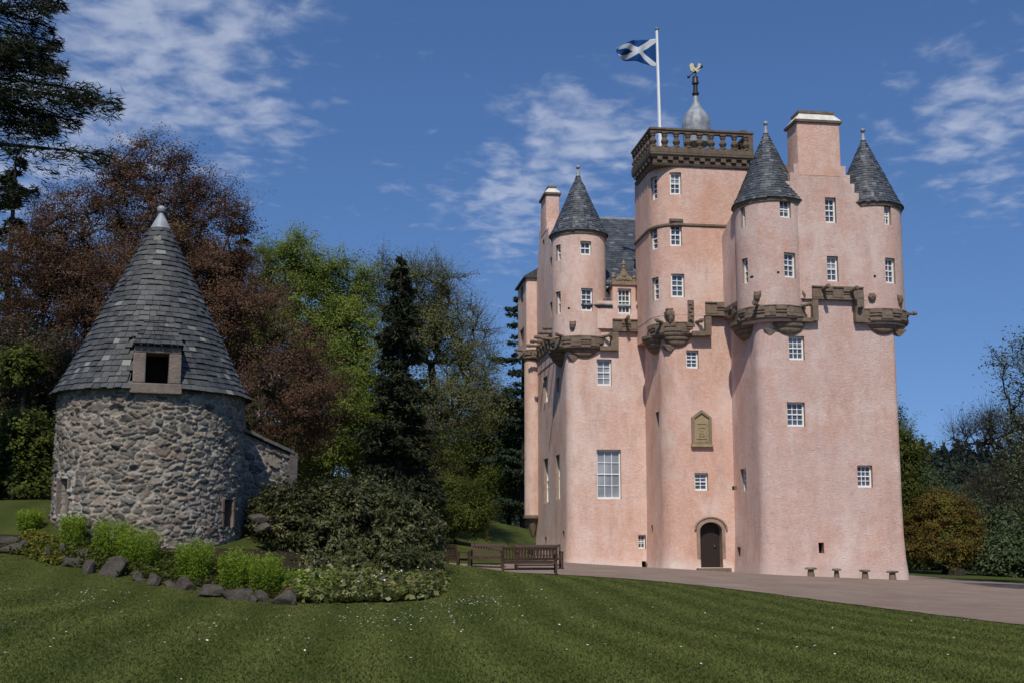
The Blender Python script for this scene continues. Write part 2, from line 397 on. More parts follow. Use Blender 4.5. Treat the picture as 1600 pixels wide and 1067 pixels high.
# right wing, stair tower, left wing
rw = rpoly([(0, 0), (W, 0), (W, DR), (0, DR)], [.62, .3, 0, 0])
wall('right_wing_wall', wallsolid(rw, batter(TA['ez'] - .3)), HARL_R)
ct = rpoly([(UC, VC), (UCR, VC), (UCR, VL + 1.5), (UC, VL + 1.5)], [.85, .2, 0, 0])
wall('stair_tower_wall', wallsolid(ct, batter(ZC1 + .6)), HARL_S)
cup = rpoly([(UCU, VCF), (UCR, VCF), (UCR, max(VB, VL + .25)), (UCU, max(VB, VL + .25))], [RC, .12, .1, .3], 14)
mb = wallsolid(cup, [(ZC1, 0), (ZCT + .3, 0)])
wall('stair_tower_upper_wall', mb, HARL_S)
cl2 = rpoly([(UCU + .012, VCF + .012), (UV(1100, 500, VCF), VCF + .012), (UV(1100, 500, VCF), VL + .6), (UCU + .012, VL + .6)], [RC, 0, 0, 0], 14)
wall('stair_tower_corbelled_wall', wallsolid(cl2, [(ZC0, 0), (ZC1 + .4, 0)]), HARL_S)
lw = rpoly([(UL, VL), (UCR, VL), (UCR, VL + DL), (UL, VL + DL)], [.6, 0, 0, .4])
wall('left_wing_wall', wallsolid(lw, batter(ZLE)), HARL)
lup = [(TL['u'], VL - .16), (UC + .9, VL - .16), (UC + .9, VL + .8), (TL['u'], VL + .8)]
wall('left_wing_upper_wall', wallsolid(lup, [(ZL0, 0), (ZLE + .25, 0)]), HARL)
# link wall between stair tower and right wing's left turret
zl = onu(1140, 482, -.42).z; mb = MB(); ztl = onu(1136, 372, -.42).z
mb.v = [(-.42, .9, zl), (-.42, VC + .4, zl), (1.5, VC + .4, zl), (1.5, .9, zl), (-.42, .9, ztl + 1.6), (-.42, VC + .4, ztl), (1.5, VC + .4, ztl), (1.5, .9, ztl + 1.6)]
mb.f = [(0, 1, 2, 3), (7, 6, 5, 4), (0, 4, 5, 1), (1, 5, 6, 2), (2, 6, 7, 3), (3, 7, 4, 0)]; mb.m = [0] * 6; mb.t = [0] * 8
wall('link_wall', mb, HARL_R)
# right wing gable with crow steps
def gable_pts():
    P = [onv(1262, 470, VG), onv(1344, 470, VG)]
    pts = [(GL - .6, ZG0), (GR + .6, ZG0)]
    st = [(1349, 330), (1342, 322), (1342, 302), (1335, 302), (1335, 288), (1328, 288), (1328, 274), (1321, 274), (1321, 260), (1313, 260), (1313, 246)]
    pts += [(UV(a, b, VG), ZV(b, VG, a)) for a, b in st]
    um = (UV(1313, 246, VG) + UV(1247, 246, VG)) / 2
    pts += [(2 * um - x, z) for x, z in reversed(pts[2:])]
    return pts, um
gp, UM = gable_pts()
mb = MB(); mb.prism([(x, -z) for x, z in gp][::-1], VG, 1.6, 0, lambda x, y, z: (x, z, -y))
wall('right_wing_gable', mb, HARL_R)
# left wing gable
zt = lambda v: ZLE + (ZLR - ZLE) * (v / (VR_ - VL)) + .42
gl = [(VL + .3, ZLE - 2.5), (VL + DL, ZLE - 2.5), (VL + DL, ZLE + .8)]
for k in range(6): v = VL + DL - (DL - (VR_ - VL)) * k / 6; gl += [(v, ZLE + .8 + (ZLR - ZLE - .4) * (k + 1) / 6), (v - (DL - (VR_ - VL)) / 6, ZLE + .8 + (ZLR - ZLE - .4) * (k + 1) / 6)]
NS = 13
for k in range(NS):
    v = VR_ - (VR_ - VL) * k / NS; v2 = VR_ - (VR_ - VL) * (k + 1) / NS; gl += [(v, zt(v - VL) - .1), (v2, zt(v - VL) - .1)]
gl.append((VL + .3, ZLE))
gl = [p for i, p in enumerate(gl) if i == 0 or (Vector(p) - Vector(gl[i - 1])).length > .01]
mb = MB(); mb.prism(gl, UL - .03, UL + .75, 0, lambda x, y, z: (z, x, y))
wall('left_wing_gable', mb, HARL)
# turrets
for nm, t in (('corner_turret', TA), ('corner_turret', TB), ('corner_turret', TL)):
    mb = MB(); mb.lathe((t['u'], t['v'], 0), [(t['r'] * .97, t['rz'] - .5), (t['r'] - .01, t['rz'] + .05), (t['r'], t['ez'])], 72)
    t['o'] = wall(nm, mb, HARL if t is TL else HARL_R)
# far corner: round stair column with a box bartizan on top
VF = VL + 10.4; ucol = UV(832.5, 680, VF); rcol = ucol - UV(819.5, 680, VF)
zc0 = ZV(806, VF, 830); zc1 = ZV(552, VF, 830)
mb = MB(); mb.lathe((ucol, VF, 0), [(rcol, zc0), (rcol, zc1)], 40); wall('stair_turret', mb, HARL)
ub0 = UV(821, 500, VF); zb1 = ZV(437, VF, 828)
mb = MB(); mb.prism(rpoly([(ub0, VF - .35), (UL + .5, VF - .35), (UL + .5, VF + 3.4), (ub0, VF + 3.4)], [.12, 0, 0, .1]), zc1 + .15, zb1, 0); wall('bartizan_wall', mb, HARL)

# --- windows
cutters = MB(); pend = []
def window(kind, x0, x1, y0, y1, cols=2, rows=4, style='sash', depth=.17, g=None):
    xm, ym = (x0 + x1) / 2, (y0 + y1) / 2
    if kind[0] == 'v': hit = lambda a, b: onv(a, b, kind[1]); n = Vector((0, -1, 0))
    elif kind[0] == 'u': hit = lambda a, b: onu(a, b, kind[1]); n = Vector((-1, 0, 0))
    else:
        _, uc, vc, r = kind; hit = lambda a, b: oncyl(a, b, uc, vc, r); h = hit(xm, ym); n = Vector((h.x - uc, h.y - vc, 0)).normalized()
    c = hit(xm, ym); t = Vector((-n.y, n.x, 0)); wd = abs((hit(x1, ym) - hit(x0, ym)).dot(t)); ht = hit(xm, y0).z - hit(xm, y1).z
    c = Vector((c.x, c.y, (hit(xm, y0).z + hit(xm, y1).z) / 2))
    fn = lambda a, d, z: tuple(c + t * a - n * d + Vector((0, 0, z)))
    cutters.box(-wd / 2, wd / 2, -.45, .42, -ht / 2, ht / 2, 0, fn)
    pend.append((fn, wd, ht, cols, rows, style, depth, g))
def build_windows():
    wrs = random.Random(12)
    for fn, wd, ht, cols, rows, style, depth, g in pend:
        mb = MB(); a, b = wd / 2 - .004, ht / 2 - .004; f = min(.075, wd * .14); d0, d1 = depth, depth + .08
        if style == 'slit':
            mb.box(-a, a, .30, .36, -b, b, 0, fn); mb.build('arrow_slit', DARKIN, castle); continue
        if style == 'door': continue
        bot = f * 1.35
        mb.box(-a, -a + f, d0, d1, -b, b, 0, fn); mb.box(a - f, a, d0, d1, -b, b, 0, fn)
        mb.box(-a + f, a - f, d0, d1, b - f, b, 0, fn); mb.box(-a + f, a - f, d0 - .02, d1, -b, -b + bot, 0, fn)
        ia, t0, t1 = a - f, b - f, -b + bot; g0, g1 = d0 + .025, d1 - .01; bar = .016
        if style == 'sash':
            zm = (t0 + t1) / 2; mb.box(-ia, ia, d0 + .01, d1, zm - .028, zm + .028, 0, fn)
        for k in range(1, cols):
            x = -ia + 2 * ia * k / cols; mb.box(x - bar, x + bar, g0, g1, t1, t0, 0, fn)
        for k in range(1, rows):
            z = t1 + (t0 - t1) * k / rows
            if style == 'sash' and abs(z - (t0 + t1) / 2) < .05: continue
            mb.box(-ia, ia, g0 + .003, g1 - .003, z - bar, z + bar, 0, fn)
        o = mb.build('window', WHITE, castle)
        p = MB()
        if g == 'blind':
            z2 = t1 + (t0 - t1) * .42; p.box(-ia, ia, g1 + .005, g1 + .03, t1, t0, 0, fn); p.build('pane', GLASS_B, o)
        else:
            p.box(-ia, ia, g1 + .005, g1 + .03, t1, t0, 0, fn); p.build('pane', GLASS, o)
            if wrs.random() < .45 and wd > .35:
                q = MB(); dz_ = (t0 - t1) * wrs.choice((.22, .35, .48)); q.box(-ia, ia, g1 + .001, g1 + .0045, t0 - dz_, t0, 0, fn); q.build('blind', GLASS_B, o)
# left wing front
window(('v', VL), 932.5, 955.5, 561, 602, 2, 4, g='blind'); window(('v', VL), 932.5, 970.5, 702, 779, 3, 4, g='blind'); window(('v', VL), 997, 1009, 835, 857, 2, 3)
window(('v', VL), 1002, 1008.5, 876, 886, style='slit')
cl = lambda t: ('c', t['u'], t['v'], t['r'])
window(cl(TL), 907, 924, 377, 398.5, 2, 2); window(cl(TL), 908.5, 926.5, 450.5, 486, 2, 4)
window(cl(TL), 868, 875.5, 383, 408, 1, 2); window(cl(TL), 868, 875.5, 456, 491, 1, 2)
window(('v', VL - .16), 965.5, 986, 451, 490.5, 3, 4)
# left wing left face
for r in ((849, 855.5, 588, 629), (850, 856.5, 716, 786), (868.5, 874.5, 710, 781), (870, 874, 590, 612)): window(('u', UL), *r, 1, 3)
for r in ((852, 855, 838, 860), (879.5, 882.5, 829, 856)): window(('u', UL), *r, style='slit')
for r in ((859.5, 863.5, 402, 427), (859.5, 864, 472, 495), (848, 850.5, 375, 386)): window(('u', UL - .03), *r, 1, 3)
window(('u', ub0), 813.5, 817.5, 448, 474, 1, 3); window(('u', ub0), 812.5, 818.5, 514, 538, 1, 3)
# stair tower
for r in ((1047.5, 1064.5, 269.5, 304), (1048, 1065.5, 349, 384.5), (1049.5, 1069.5, 428, 464.5)): window(('v', VCF), *r, 2, 4)
ccl = ('c', UCU + RC, VCF + RC, RC)
for r in ((1016.5, 1026, 277, 313), (1015.5, 1026, 355, 391), (1018.5, 1028.5, 434, 470)): window(ccl, *r, 1, 4)
window(('v', VC), 1072.5, 1091.5, 547, 575, 2, 4); window(('v', VC), 1085.5, 1106.5, 738.5, 766, 2, 4)
window(('u', UC), 1024.5, 1030, 643, 674, 1, 2); window(('u', UC), 1018, 1020.5, 820, 832, style='slit')
window(('v', VC), 1144, 1147, 759, 765, style='slit')
# right wing
for r in ((1232.5, 1257, 525, 562), (1230, 1258, 628, 666), (1340, 1363.5, 726.5, 761)): window(('v', 0), *r, 3, 4)
window(('v', 0), 1278.5, 1287, 847, 863.5, style='slit')
window(('u', 0), 1157, 1166, 732, 768, 2, 4); window(('u', 0), 1153.5, 1159, 854, 869, style='slit')
window(cl(TA), 1219, 1236, 312.5, 340.5, 2, 3); window(cl(TA), 1226.5, 1244, 395, 434, 2, 4); window(cl(TA), 1157, 1164, 324, 356, 1, 2); window(cl(TA), 1159, 1168, 404, 444, 1, 4)
for r in ((1289.5, 1306.5, 309, 348.5), (1292.5, 1310, 400.5, 440)): window(('v', VG), *r, 2, 4)
window(cl(TB), 1382, 1392.5, 322, 351.5, 2, 3); window(cl(TB), 1384.5, 1399.5, 403.5, 443, 2, 4)
# door recess (arched)
du0, du1 = UV(1093.5, 850, VC), UV(1128, 850, VC); dzb = ZV(886, VC, 1110); dzt = ZV(815, VC, 1110); dr = (du1 - du0) / 2; dum = (du0 + du1) / 2
def arch(r, zb, zt, n=14, rise=.75):
    zs = zt - r * rise
    return [(dum + r, zb)] + [(dum + r * math.cos(math.pi * k / n), zs + r * rise * math.sin(math.pi * k / n)) for k in range(n + 1)] + [(dum - r, zb)]
cutters.prism(arch(dr, dzb, dzt), -.5, .5, 0, lambda x, y, z: (x, VC + z, y))
# nesting holes
for px, py, k in ((889, 482, TL), (936, 481, TL), (1216, 426, TA), (1175, 433, TA), (1367, 432, TB)):
    h = oncyl(px, py, k['u'], k['v'], k['r']); cutters.box(h.x - .055, h.x + .055, h.y - .3, h.y + .3, h.z - .06, h.z + .06)

cut = cutters.build('cutter', REVEAL, castle); recalc(cut); bpy.context.view_layer.update()
for o in walls:
    md = o.modifiers.new('b', 'BOOLEAN'); md.operation = 'DIFFERENCE'; md.object = cut; md.solver = 'EXACT'; md.material_mode = 'TRANSFER'
dg = bpy.context.evaluated_depsgraph_get()
for o in walls:
    me = bpy.data.meshes.new_from_object(o.evaluated_get(dg)); o.modifiers.clear(); old = o.data; o.data = me; me.name = o.name; bpy.data.meshes.remove(old)
    me.shade_smooth(); me.set_sharp_from_angle(angle=R(32))
cm = cut.data; bpy.data.objects.remove(cut); bpy.data.meshes.remove(cm)
build_windows()

# --- door, surround, armorial panel
mb = MB(); mb.prism(arch(dr - .01, dzb - .05, dzt - .01), .36, .46, 0, lambda x, y, z: (x, VC + z, y)); 
for i in range(9):
    for j in range(17):
        x = dum - dr + (i + .5) * 2 * dr / 9; z = dzb + .12 + j * .125
        if z < dzt - .1 - abs(x - dum) * .7: mb.lathe((0, 0, 0), [(.028, -.02), (.018, .02), (.004, .028)], 6, 1); mb.v[-18:] = [(x + p[0], VC + .36 - p[2], z + p[1]) for p in mb.v[-18:]]
door = mb.build('door', [OAK, IRON], castle); recalc(door)
mb = MB(); mb.lathe((0, 0, 0), [(.07, 0), (.09, .03), (.03, .05)], 12); mb.v = [(dum + dr * .55 + p[0], VC + .35 - p[2], dzb + 1.05 + p[1]) for p in mb.v]; mb.build('handle', IRON, door)
so = arch(dr + .17, dzb - .1, dzt + .17, 20); si = arch(dr, dzb - .1, dzt, 20)
mb = MB(); n = len(so)
mb.v = [(x, VC - .09, z) for x, z in so] + [(x, VC - .09, z) for x, z in si] + [(x, VC + .2, z) for x, z in so] + [(x, VC + .2, z) for x, z in si]
for i in range(n - 1): mb.f += [(i, i + 1, n + i + 1, n + i), (n + i, n + i + 1, 3 * n + i + 1, 3 * n + i), (2 * n + i, 2 * n + i + 1, i + 1, i)]
mb.m = [0] * len(mb.f); mb.t = [0] * len(mb.v); o = mb.build('door_surround', REVEAL, castle, 40); recalc(o)
so2 = arch(dr + .25, dzb + .9, dzt + .25, 20)
mb = MB()
for a, b in zip(so2[1:-2], so2[2:-1]): mb.tube((a[0], VC - .1, a[1]), (b[0], VC - .1, b[1]), .05, .05, 6)
mb.build('hood_mould', REVEAL, castle)
mb = MB(); mb.box(du0 - .25, du1 + .3, VC - .55, VC + .3, dzb - .5, dzb - .02); mb.build('door_step', SANDST, castle)
pu0, pu1 = UV(1080, 660, VC), UV(1111, 660, VC); pz0, pz1, pz2 = ZV(694, VC, 1095), ZV(652, VC, 1095), ZV(640, VC, 1095); pm = (pu0 + pu1) / 2
pent = lambda i: [(pu0 + i, pz0 + i), (pu1 - i, pz0 + i), (pu1 - i, pz1 - i * .2), (pm, pz2 - i * 1.1), (pu0 + i, pz1 - i * .2)]
mb = MB(); fr = .15; A = pent(0); B = pent(fr)
for i in range(5):
    j = (i + 1) % 5; q = [A[i], A[j], B[j], B[i]]
    mb.prism(q, VC - .13, VC + .05, 0, lambda x, y, z: (x, z, y))
pan = mb.build('armorial_panel', PANELDK, castle); recalc(pan)
mb = MB(); mb.prism(pent(fr - .01), VC - .05, VC + .04, 0, lambda x, y, z: (x, z, y))
iw = (pu1 - pu0) / 2 - fr
ih = pz1 - pz0
def relief(x0, x1, z0, z1, d=.03): mb.box(pm + x0 * iw, pm + x1 * iw, VC - .05 - d, VC - .045, pz0 + z0 * ih, pz0 + z1 * ih)
for q in ((-.75, .75, .2, .24), (-.75, .75, .76, .8), (-.75, -.66, .24, .76), (.66, .75, .24, .76), (-.35, .35, .3, .34), (-.38, -.3, .3, .62), (.3, .38, .3, .62), (-.5, -.3, .58, .66), (.3, .5, .58, .66), (-.28, .28, .62, .68), (-.16, .16, .68, .74), (-.22, -.05, .38, .46), (.05, .22, .38, .46), (-.1, .1, .5, .56)): relief(*q)
mb.box(pu0 - .05, pu1 + .05, VC - .2, VC + .05, pz0 - .12, pz0 + .003)
o = mb.build('shield_relief', PANELST, pan); recalc(o)

# --- string course on the tower
zs = ZV(352, VCF, 1090); sp = offset_poly(cup, .07)
mb = MB(); mb.rings([[(x, y, z) for x, y in offset_poly(cup, d)] for z, d in ((zs - .12, .01), (zs - .06, .075), (zs + .03, .08), (zs + .07, .01))]); o = mb.build('string_course', SANDST, castle, 40); recalc(o)
mb = MB()
for a, b, y0 in ((1046, 1067, 346.5),): mb.box(UV(a, y0, VCF), UV(b, y0, VCF), VCF - .085, VCF + .05, ZV(y0, VCF, 1055), ZV(y0, VCF, 1055) + .13)
mb.build('window_hood', SANDST, castle)

# --- corbelling
def corbel_ring(uc, vc, r, z0, z1, a0, a1, zb, name='corbel_ring', ri=None, n_b=None):
    mb = MB(); h = z1 - z0
    prof = [(.05, z0 - .1), (r - .10, z0 - .1), (r - .05, z0), (r + .06, z0 + .01), (r + .09, z0 + h * .1), (r + .03, z0 + h * .16), (r + .03, z0 + h * .40), (r + .09, z0 + h * .43), (r + .09, z0 + h * .60), (r + .07, z0 + h * .62), (r + .07, z0 + h * .9), (r + .10, z0 + h * .92), (r + .08, z1), (.05, z1)]
    mb.lathe((uc, vc, 0), prof, 64)
    nb = max(3, int((a1 - a0) * r / .50)); da = (a1 - a0) / nb
    for row, (q0, q1, p) in enumerate(((.17, .40, .125), (.63, .90, .15))):
        for k in range(nb):
            if (k + row) % 2: continue
            s0, s1 = a0 + da * k, a0 + da * (k + 1)
            c = lambda x, y, z: (uc + y * math.cos(x), vc + y * math.sin(x), z)
            mb.box(s0, s1, r - .05, r + p, z0 + h * q0, z0 + h * q1, 0, c)
    o = mb.build(name, SANDST, castle, 30); recalc(o); return o
def bowl(c, zt, zb, hw, pr, axis, name='corbel_base'):
    """half round stepped corbel hanging on a wall face; c = point on the wall"""
    mb = MB(); K = [(1, 1, 0), (1, 1, .16), (.93, .86, .20), (.97, .90, .27), (.90, .80, .42), (.82, .70, .45), (.86, .74, .52), (.76, .60, .66), (.66, .5, .69), (.69, .53, .75), (.55, .38, .88), (.30, .2, 1)]; n = 20; rings = []
    for a, b, fz in K:
        z = zt + (zb - zt) * fz; pts = []
        for i in range(n + 1):
            q = math.pi * i / n; x, y = hw * a * math.cos(q), -pr * b * math.sin(q); pts.append((x, y))
        pts += [(-hw * a, .3), (hw * a, .3)]
        rings.append([(c[0] + x, c[1] + y, z) if axis == 0 else (c[0] + y, c[1] - x, z) for x, y in pts])
    mb.rings(rings); o = mb.build(name, SANDST, castle, 50); recalc(o)
zr = lambda t, y: ZV(y, t['v'] - t['r'] * .7)
def ringz(t, top, bot, bb, px):
    vv = t['v'] - t['r']; return ZV(bot, vv, px), ZV(top, vv, px), ZV(bb, vv + .4, px)
a_, b_, c_ = ringz(TA, 476.5, 497, 523, 1228); corbel_ring(TA['u'], TA['v'], TA['r'] + .02, a_, b_, R(170), R(290), c_); ZRA = (a_, b_)
corbel_ring(TB['u'], TB['v'], TB['r'] + .02, a_ - .02, b_ - .02, R(225), R(370), c_)
a_, b_, c_ = ringz(TL, 524, 543, 559, 910); corbel_ring(TL['u'], TL['v'], TL['r'] + .02, a_, b_, R(165), R(300), c_); ZRL = (a_, b_)
tc = dict(u=UCU + RC, v=VCF + RC, r=RC); a_, b_, c_ = ringz(tc, 503, 522, 542, 1060); corbel_ring(tc['u'], tc['v'], RC + .02, a_, b_, R(165), R(300), c_); ZRC = (a_, b_)
a_, b_, c_ = ZV(560, VF - rcol, 830), ZV(546, VF - rcol, 830), ZV(566, VF - rcol, 830); corbel_ring(ucol + .1, VF, rcol + .14, a_, b_, R(150), R(300), c_)
for (px, v, y0, y1, hw_px) in ((1232, 0, 497, 522.5, 29), (1379, 0, 501, 522, 27), (912, VL, 540, 558.5, 26), (1058, VC, 520, 541.5, 23)):
    bowl((UV(px, y0, v), v), ZV(y0 - 5, v, px), ZV(y1, v, px), abs(UV(px + hw_px, y0, v) - UV(px, y0, v)), .46, 0)
for (u, vc_, zt_, zb_2, hw) in ((0, TA['v'] + .55, ZRA[0] + .1, ZRA[0] - .75, 1.1), (UL, TL['v'] + .5, ZRL[0] + .1, ZRL[0] - .75, 1.0), (UC, VCF + RC + .4, ZRC[0] + .1, ZRC[0] - .8, .95), ): bowl((u, vc_), zt_, zb_2, hw, .75, 1)
mb = MB(); mb.lathe((ucol, VF, 0), [(.05, zc0 - 1.3), (rcol * .25, zc0 - 1.2), (rcol * .55, zc0 - .55), (rcol * .85, zc0 - .2), (rcol + .07, zc0 - .12), (rcol + .07, zc0 + .05), (rcol - .02, zc0 + .08)], 32); o = mb.build('corbel_base', SANDST, castle, 35); recalc(o)

def course(u0, u1, z0, z1, v, name='corbel_course', flip=0, fn=None):
    """chequered label course on a flat wall"""
    mb = MB(); h = z1 - z0; fn = fn or (lambda x, y, z: (x, v + y, z))
    mb.box(u0, u1, -.12, .3, z0, z0 + h * .14, 0, fn); mb.box(u0, u1, -.07, .3, z0 + h * .14, z0 + h * .42, 0, fn)
    mb.box(u0, u1, -.11, .3, z0 + h * .42, z0 + h * .60, 0, fn); mb.box(u0, u1, -.08, .3, z0 + h * .60, z0 + h * .90, 0, fn); mb.box(u0, u1, -.14, .3, z0 + h * .9, z1, 0, fn)
    nb = max(2, int((u1 - u0) / .5)); d = (u1 - u0) / nb
    for row, (q0, q1, p) in enumerate(((.145, .415, .14), (.605, .895, .17))):
        for k in range(nb):
            if (k + row + flip) % 2: continue
            mb.box(u0 + d * k + .004, u0 + d * (k + 1) - .004, -p, .2, z0 + h * q0, z0 + h * q1, 0, fn)
    return mb.build(name, SANDST, castle)
def drop(x0, x1, y0, y1, v, p=.32):
    mb = MB(); mb.box(UV(x0, y1, v), UV(x1, y1, v), v - p, v + .2, ZV(y1, v, x0), ZV(y0, v, x0)); mb.build('corbel_drop', SANDST, castle)
# right wing
course(UV(1267, 468, 0), UV(1347, 468, 0), ZV(469.5, 0, 1300), ZV(449, 0, 1300), VG + .03)
drop(1267, 1275.5, 470, 503, 0); drop(1333.5, 1347, 470, 505, 0)
drop(1250, 1266.8, 498, 504, 0, .3); drop(1347.2, 1362, 499, 505.5, 0, .3)
# tower, link
course(UV(1099, 490, VC), UV(1152, 490, VC), ZV(496, VC, 1130), ZV(475, VC, 1130), VCF + .03)
drop(1098.5, 1107.5, 497, 526, VC, .5); drop(1078, 1098.3, 519.5, 526.5, VC, .48)
course(.9, VC - .45, zl - .5, zl + .15, 0, fn=lambda x, y, z: (-.3 + y, x, z))
# left wing
course(UV(956, 510, VL), UV(1012, 510, VL), ZV(519, VL, 985), ZV(500, VL, 985), VL - .13)
drop(953, 964.5, 520, 548, VL); drop(936, 952.8, 541.5, 548, VL, .3)
za, zb_ = onu(866, 541, UL).z, onu(866, 519, UL).z
course(VL + 1.2, VL + 9.8, za, zb_, 0, fn=lambda x, y, z: (UL + y, x, z))
# corner shoulder stones
for px, py, v, u in ((1203, 515, 0, None), (896, 556, VL, None), (1046, 540, VC, None), (1405, 517, 0, None)):
    p = onv(px, py, v); mb = MB(); mb.rings([[(p.x + a * s, v + b * s, p.z + z) for a, b in ((-.3, -.06), (.36, -.06), (.36, .6), (-.3, .6))] for s, z in ((.2, -.28), (.9, -.02), (1, 0), (1, .06))]); o = mb.build('shoulder_stone', SANDST, castle); recalc(o)

# --- water spouts and carved heads
def spout(p, d, ln=.62, r=.085, up=.08):
    d = Vector(d).normalized() + Vector((0, 0, up)); p = Vector(p); mb = MB()
    mb.tube(p - d * .25, p + d * ln * .72, r * 1.15, r * .9, 10); mb.tube(p + d * ln * .72, p + d * ln * .8, r * 1.35, r * 1.35, 10); mb.tube(p + d * ln * .8, p + d * ln, r, r * 1.1, 10)
    mb.build('water_spout', SANDST, castle, 40)
def on_ring(t, ang, z): return (t['u'] + (t['r'] + .05) * math.cos(ang), t['v'] + (t['r'] + .05) * math.sin(ang), z), (math.cos(ang), math.sin(ang), 0)
for t, z, angs in ((TA, ZRA[1], (228, 305)), (TB, ZRA[1], (232, 352)), (TL, ZRL[1], (222, 312, 180)), (tc, ZRC[1], (225, 300))):
    for a in angs: p, d = on_ring(t, R(a), z); spout(p, d)
for px, py, v in ((1287, 452, VG), (1331, 455, VG), (978, 500, VL - .14), (1137, 477, VCF), (1008, 516, VL - .14)): spout(onv(px, py, v - .15), (0, -1, 0))
for k in range(5): spout((UL - .1, VL + 2.6 + k * 1.55, zb_ - .02), (-1, 0, 0), .8, .1, 0)
spout((ub0, VF + .8, zc1 + .3), (-1, 0, 0), .6, .09)
def carved(px, py, t, w_, h_, kind):
    p = oncyl(px, py, t['u'], t['v'], t['r']) if t else onv(px, py, VCF); n = Vector((p.x - t['u'], p.y - t['v'], 0)).normalized() if t else Vector((0, -1, 0)); tt = Vector((-n.y, n.x, 0)); mb = MB()
    fn = lambda a, d, z: tuple(p + tt * a + n * d + Vector((0, 0, z)))
    if kind == 'head':
        mb.rings([[fn(a * w_, b * w_, z * h_) for a, b in ((-s, -.3), (s, -.3), (s, e), (s * .4, e * 1.2), (-s * .4, e * 1.2), (-s, e))] for s, e, z in ((.15, .2, -.55), (.35, .5, -.3), (.5, .6, .1), (.55, .45, .3), (.45, .4, .5))])
        mb.box(-w_ * .6, -w_ * .35, 0, w_ * .25, h_ * .15, h_ * .6, 0, fn); mb.box(w_ * .35, w_ * .6, 0, w_ * .25, h_ * .15, h_ * .6, 0, fn)
    elif kind == 'shield':
        mb.rings([[fn(a * w_, b, z * h_) for a, b in ((-s, -.2), (s, -.2), (s * .8, e), (0, e * 1.3), (-s * .8, e))] for s, e, z in ((.1, .05, -.6), (.3, .12, -.3), (.5, .14, 0), (.55, .12, .2), (.35, .12, .25), (.4, .1, .45))])
        for k in range(3): mb.box((-.3 + .25 * k) * w_, (-.15 + .25 * k) * w_, 0, .2, (-.1 + .12 * (k % 2)) * h_, (.12 + .12 * (k % 2)) * h_, 0, fn)
    else:
        mb.box(-w_ / 2, w_ / 2, -.1, .1, -h_ / 2, h_ / 2, 0, fn)
        for k in range(5): mb.box((-.38 + .2 * (k % 2)) * w_, (.1 + .25 * (k % 2)) * w_, .1, .16, (-.44 + k * .18) * h_, (-.32 + k * .18) * h_, 0, fn)
    o = mb.build('carved_stone', SANDST, castle); recalc(o)
for a in ((895, 509, TL, .3, .42, 'head'), (944, 511, TL, .26, .36, 'head'), (1184, 464, TA, .3, .45, 'head'), (1254, 463, TA, .26, .4, 'head'), (1363, 465, TB, .42, .42, 'shield'), (1405, 470, TB, .26, .45, 'head'), (1047, 492, None, .5, .72, 'shield'), (1079, 486, None, .32, 1.1, 'slab')): carved(*a)

# --- slates
def cone_slates(c, r, h, gauge=.2, wid=.27, name='conical_roof', mat=SLATE, parent=None, skip=None, thick=.016, rtop=.05, flare=.10, hole=None):
    mb = MB(); s_len = math.hypot(r, h); rows = int(s_len / gauge)
    prof = lambda s: (r + (rtop - r) * s + flare * max(0, 1 - s * 7) ** 2, h * s)
    base = [(prof(s)[0] - .035, prof(s)[1] - .01) for s in (0, .05, .12, .3, .6, .9, .99)]
    nb = 96
    for i in range(len(base) - 1):
        for k in range(nb):
            a0, a1 = 2 * math.pi * k / nb, 2 * math.pi * (k + 1) / nb
            if hole and (hole(a0, a1, (0, .05, .12, .3, .6, .9, .99)[i]) or hole(a0, a1, (0, .05, .12, .3, .6, .9, .99)[i + 1])): continue
            mb.add([(c[0] + r_ * math.cos(a), c[1] + r_ * math.sin(a), c[2] + z_) for (r_, z_), a in ((base[i], a0), (base[i], a1), (base[i + 1], a1), (base[i + 1], a0))], [(0, 1, 2, 3)], tone=.2)
    for i in range(rows):
        s0, s1 = i / rows, min(1, (i + 1.15) / rows); r0, z0 = prof(s0); r1, z1 = prof(s1); n = max(7, int(2 * math.pi * r0 / wid)); off = random.random()
        edges = np.cumsum(np.random.uniform(.7, 1.3, n)); edges = edges / edges[-1] * 2 * math.pi + off
        for k in range(n):
            if hole and hole(edges[k - 1], edges[k], s0): continue
            a0, a1 = (edges[k - 1] if k else edges[-1] - 2 * math.pi) + .003, edges[k] - .002
            lift = thick * random.uniform(.9, 2.2); drop_ = random.uniform(-.02, .02); t = random.random()
            P = lambda a, rr, z: (c[0] + rr * math.cos(a), c[1] + rr * math.sin(a), c[2] + z)
            zz = z0 + drop_
            mb.add([P(a0, r0 + .004, zz), P(a1, r0 + .004, zz), P(a1, r1, z1), P(a0, r1, z1), P(a0, r0 + lift + .012, zz), P(a1, r0 + lift + .012, zz), P(a1, r1 + .006, z1), P(a0, r1 + .006, z1)],
                   [(4, 5, 6, 7), (0, 1, 5, 4), (1, 2, 6, 5), (3, 0, 4, 7)], tone=t)
    return mb.build(name, mat, parent, tone=True)
random.seed(4); np.random.seed(4)
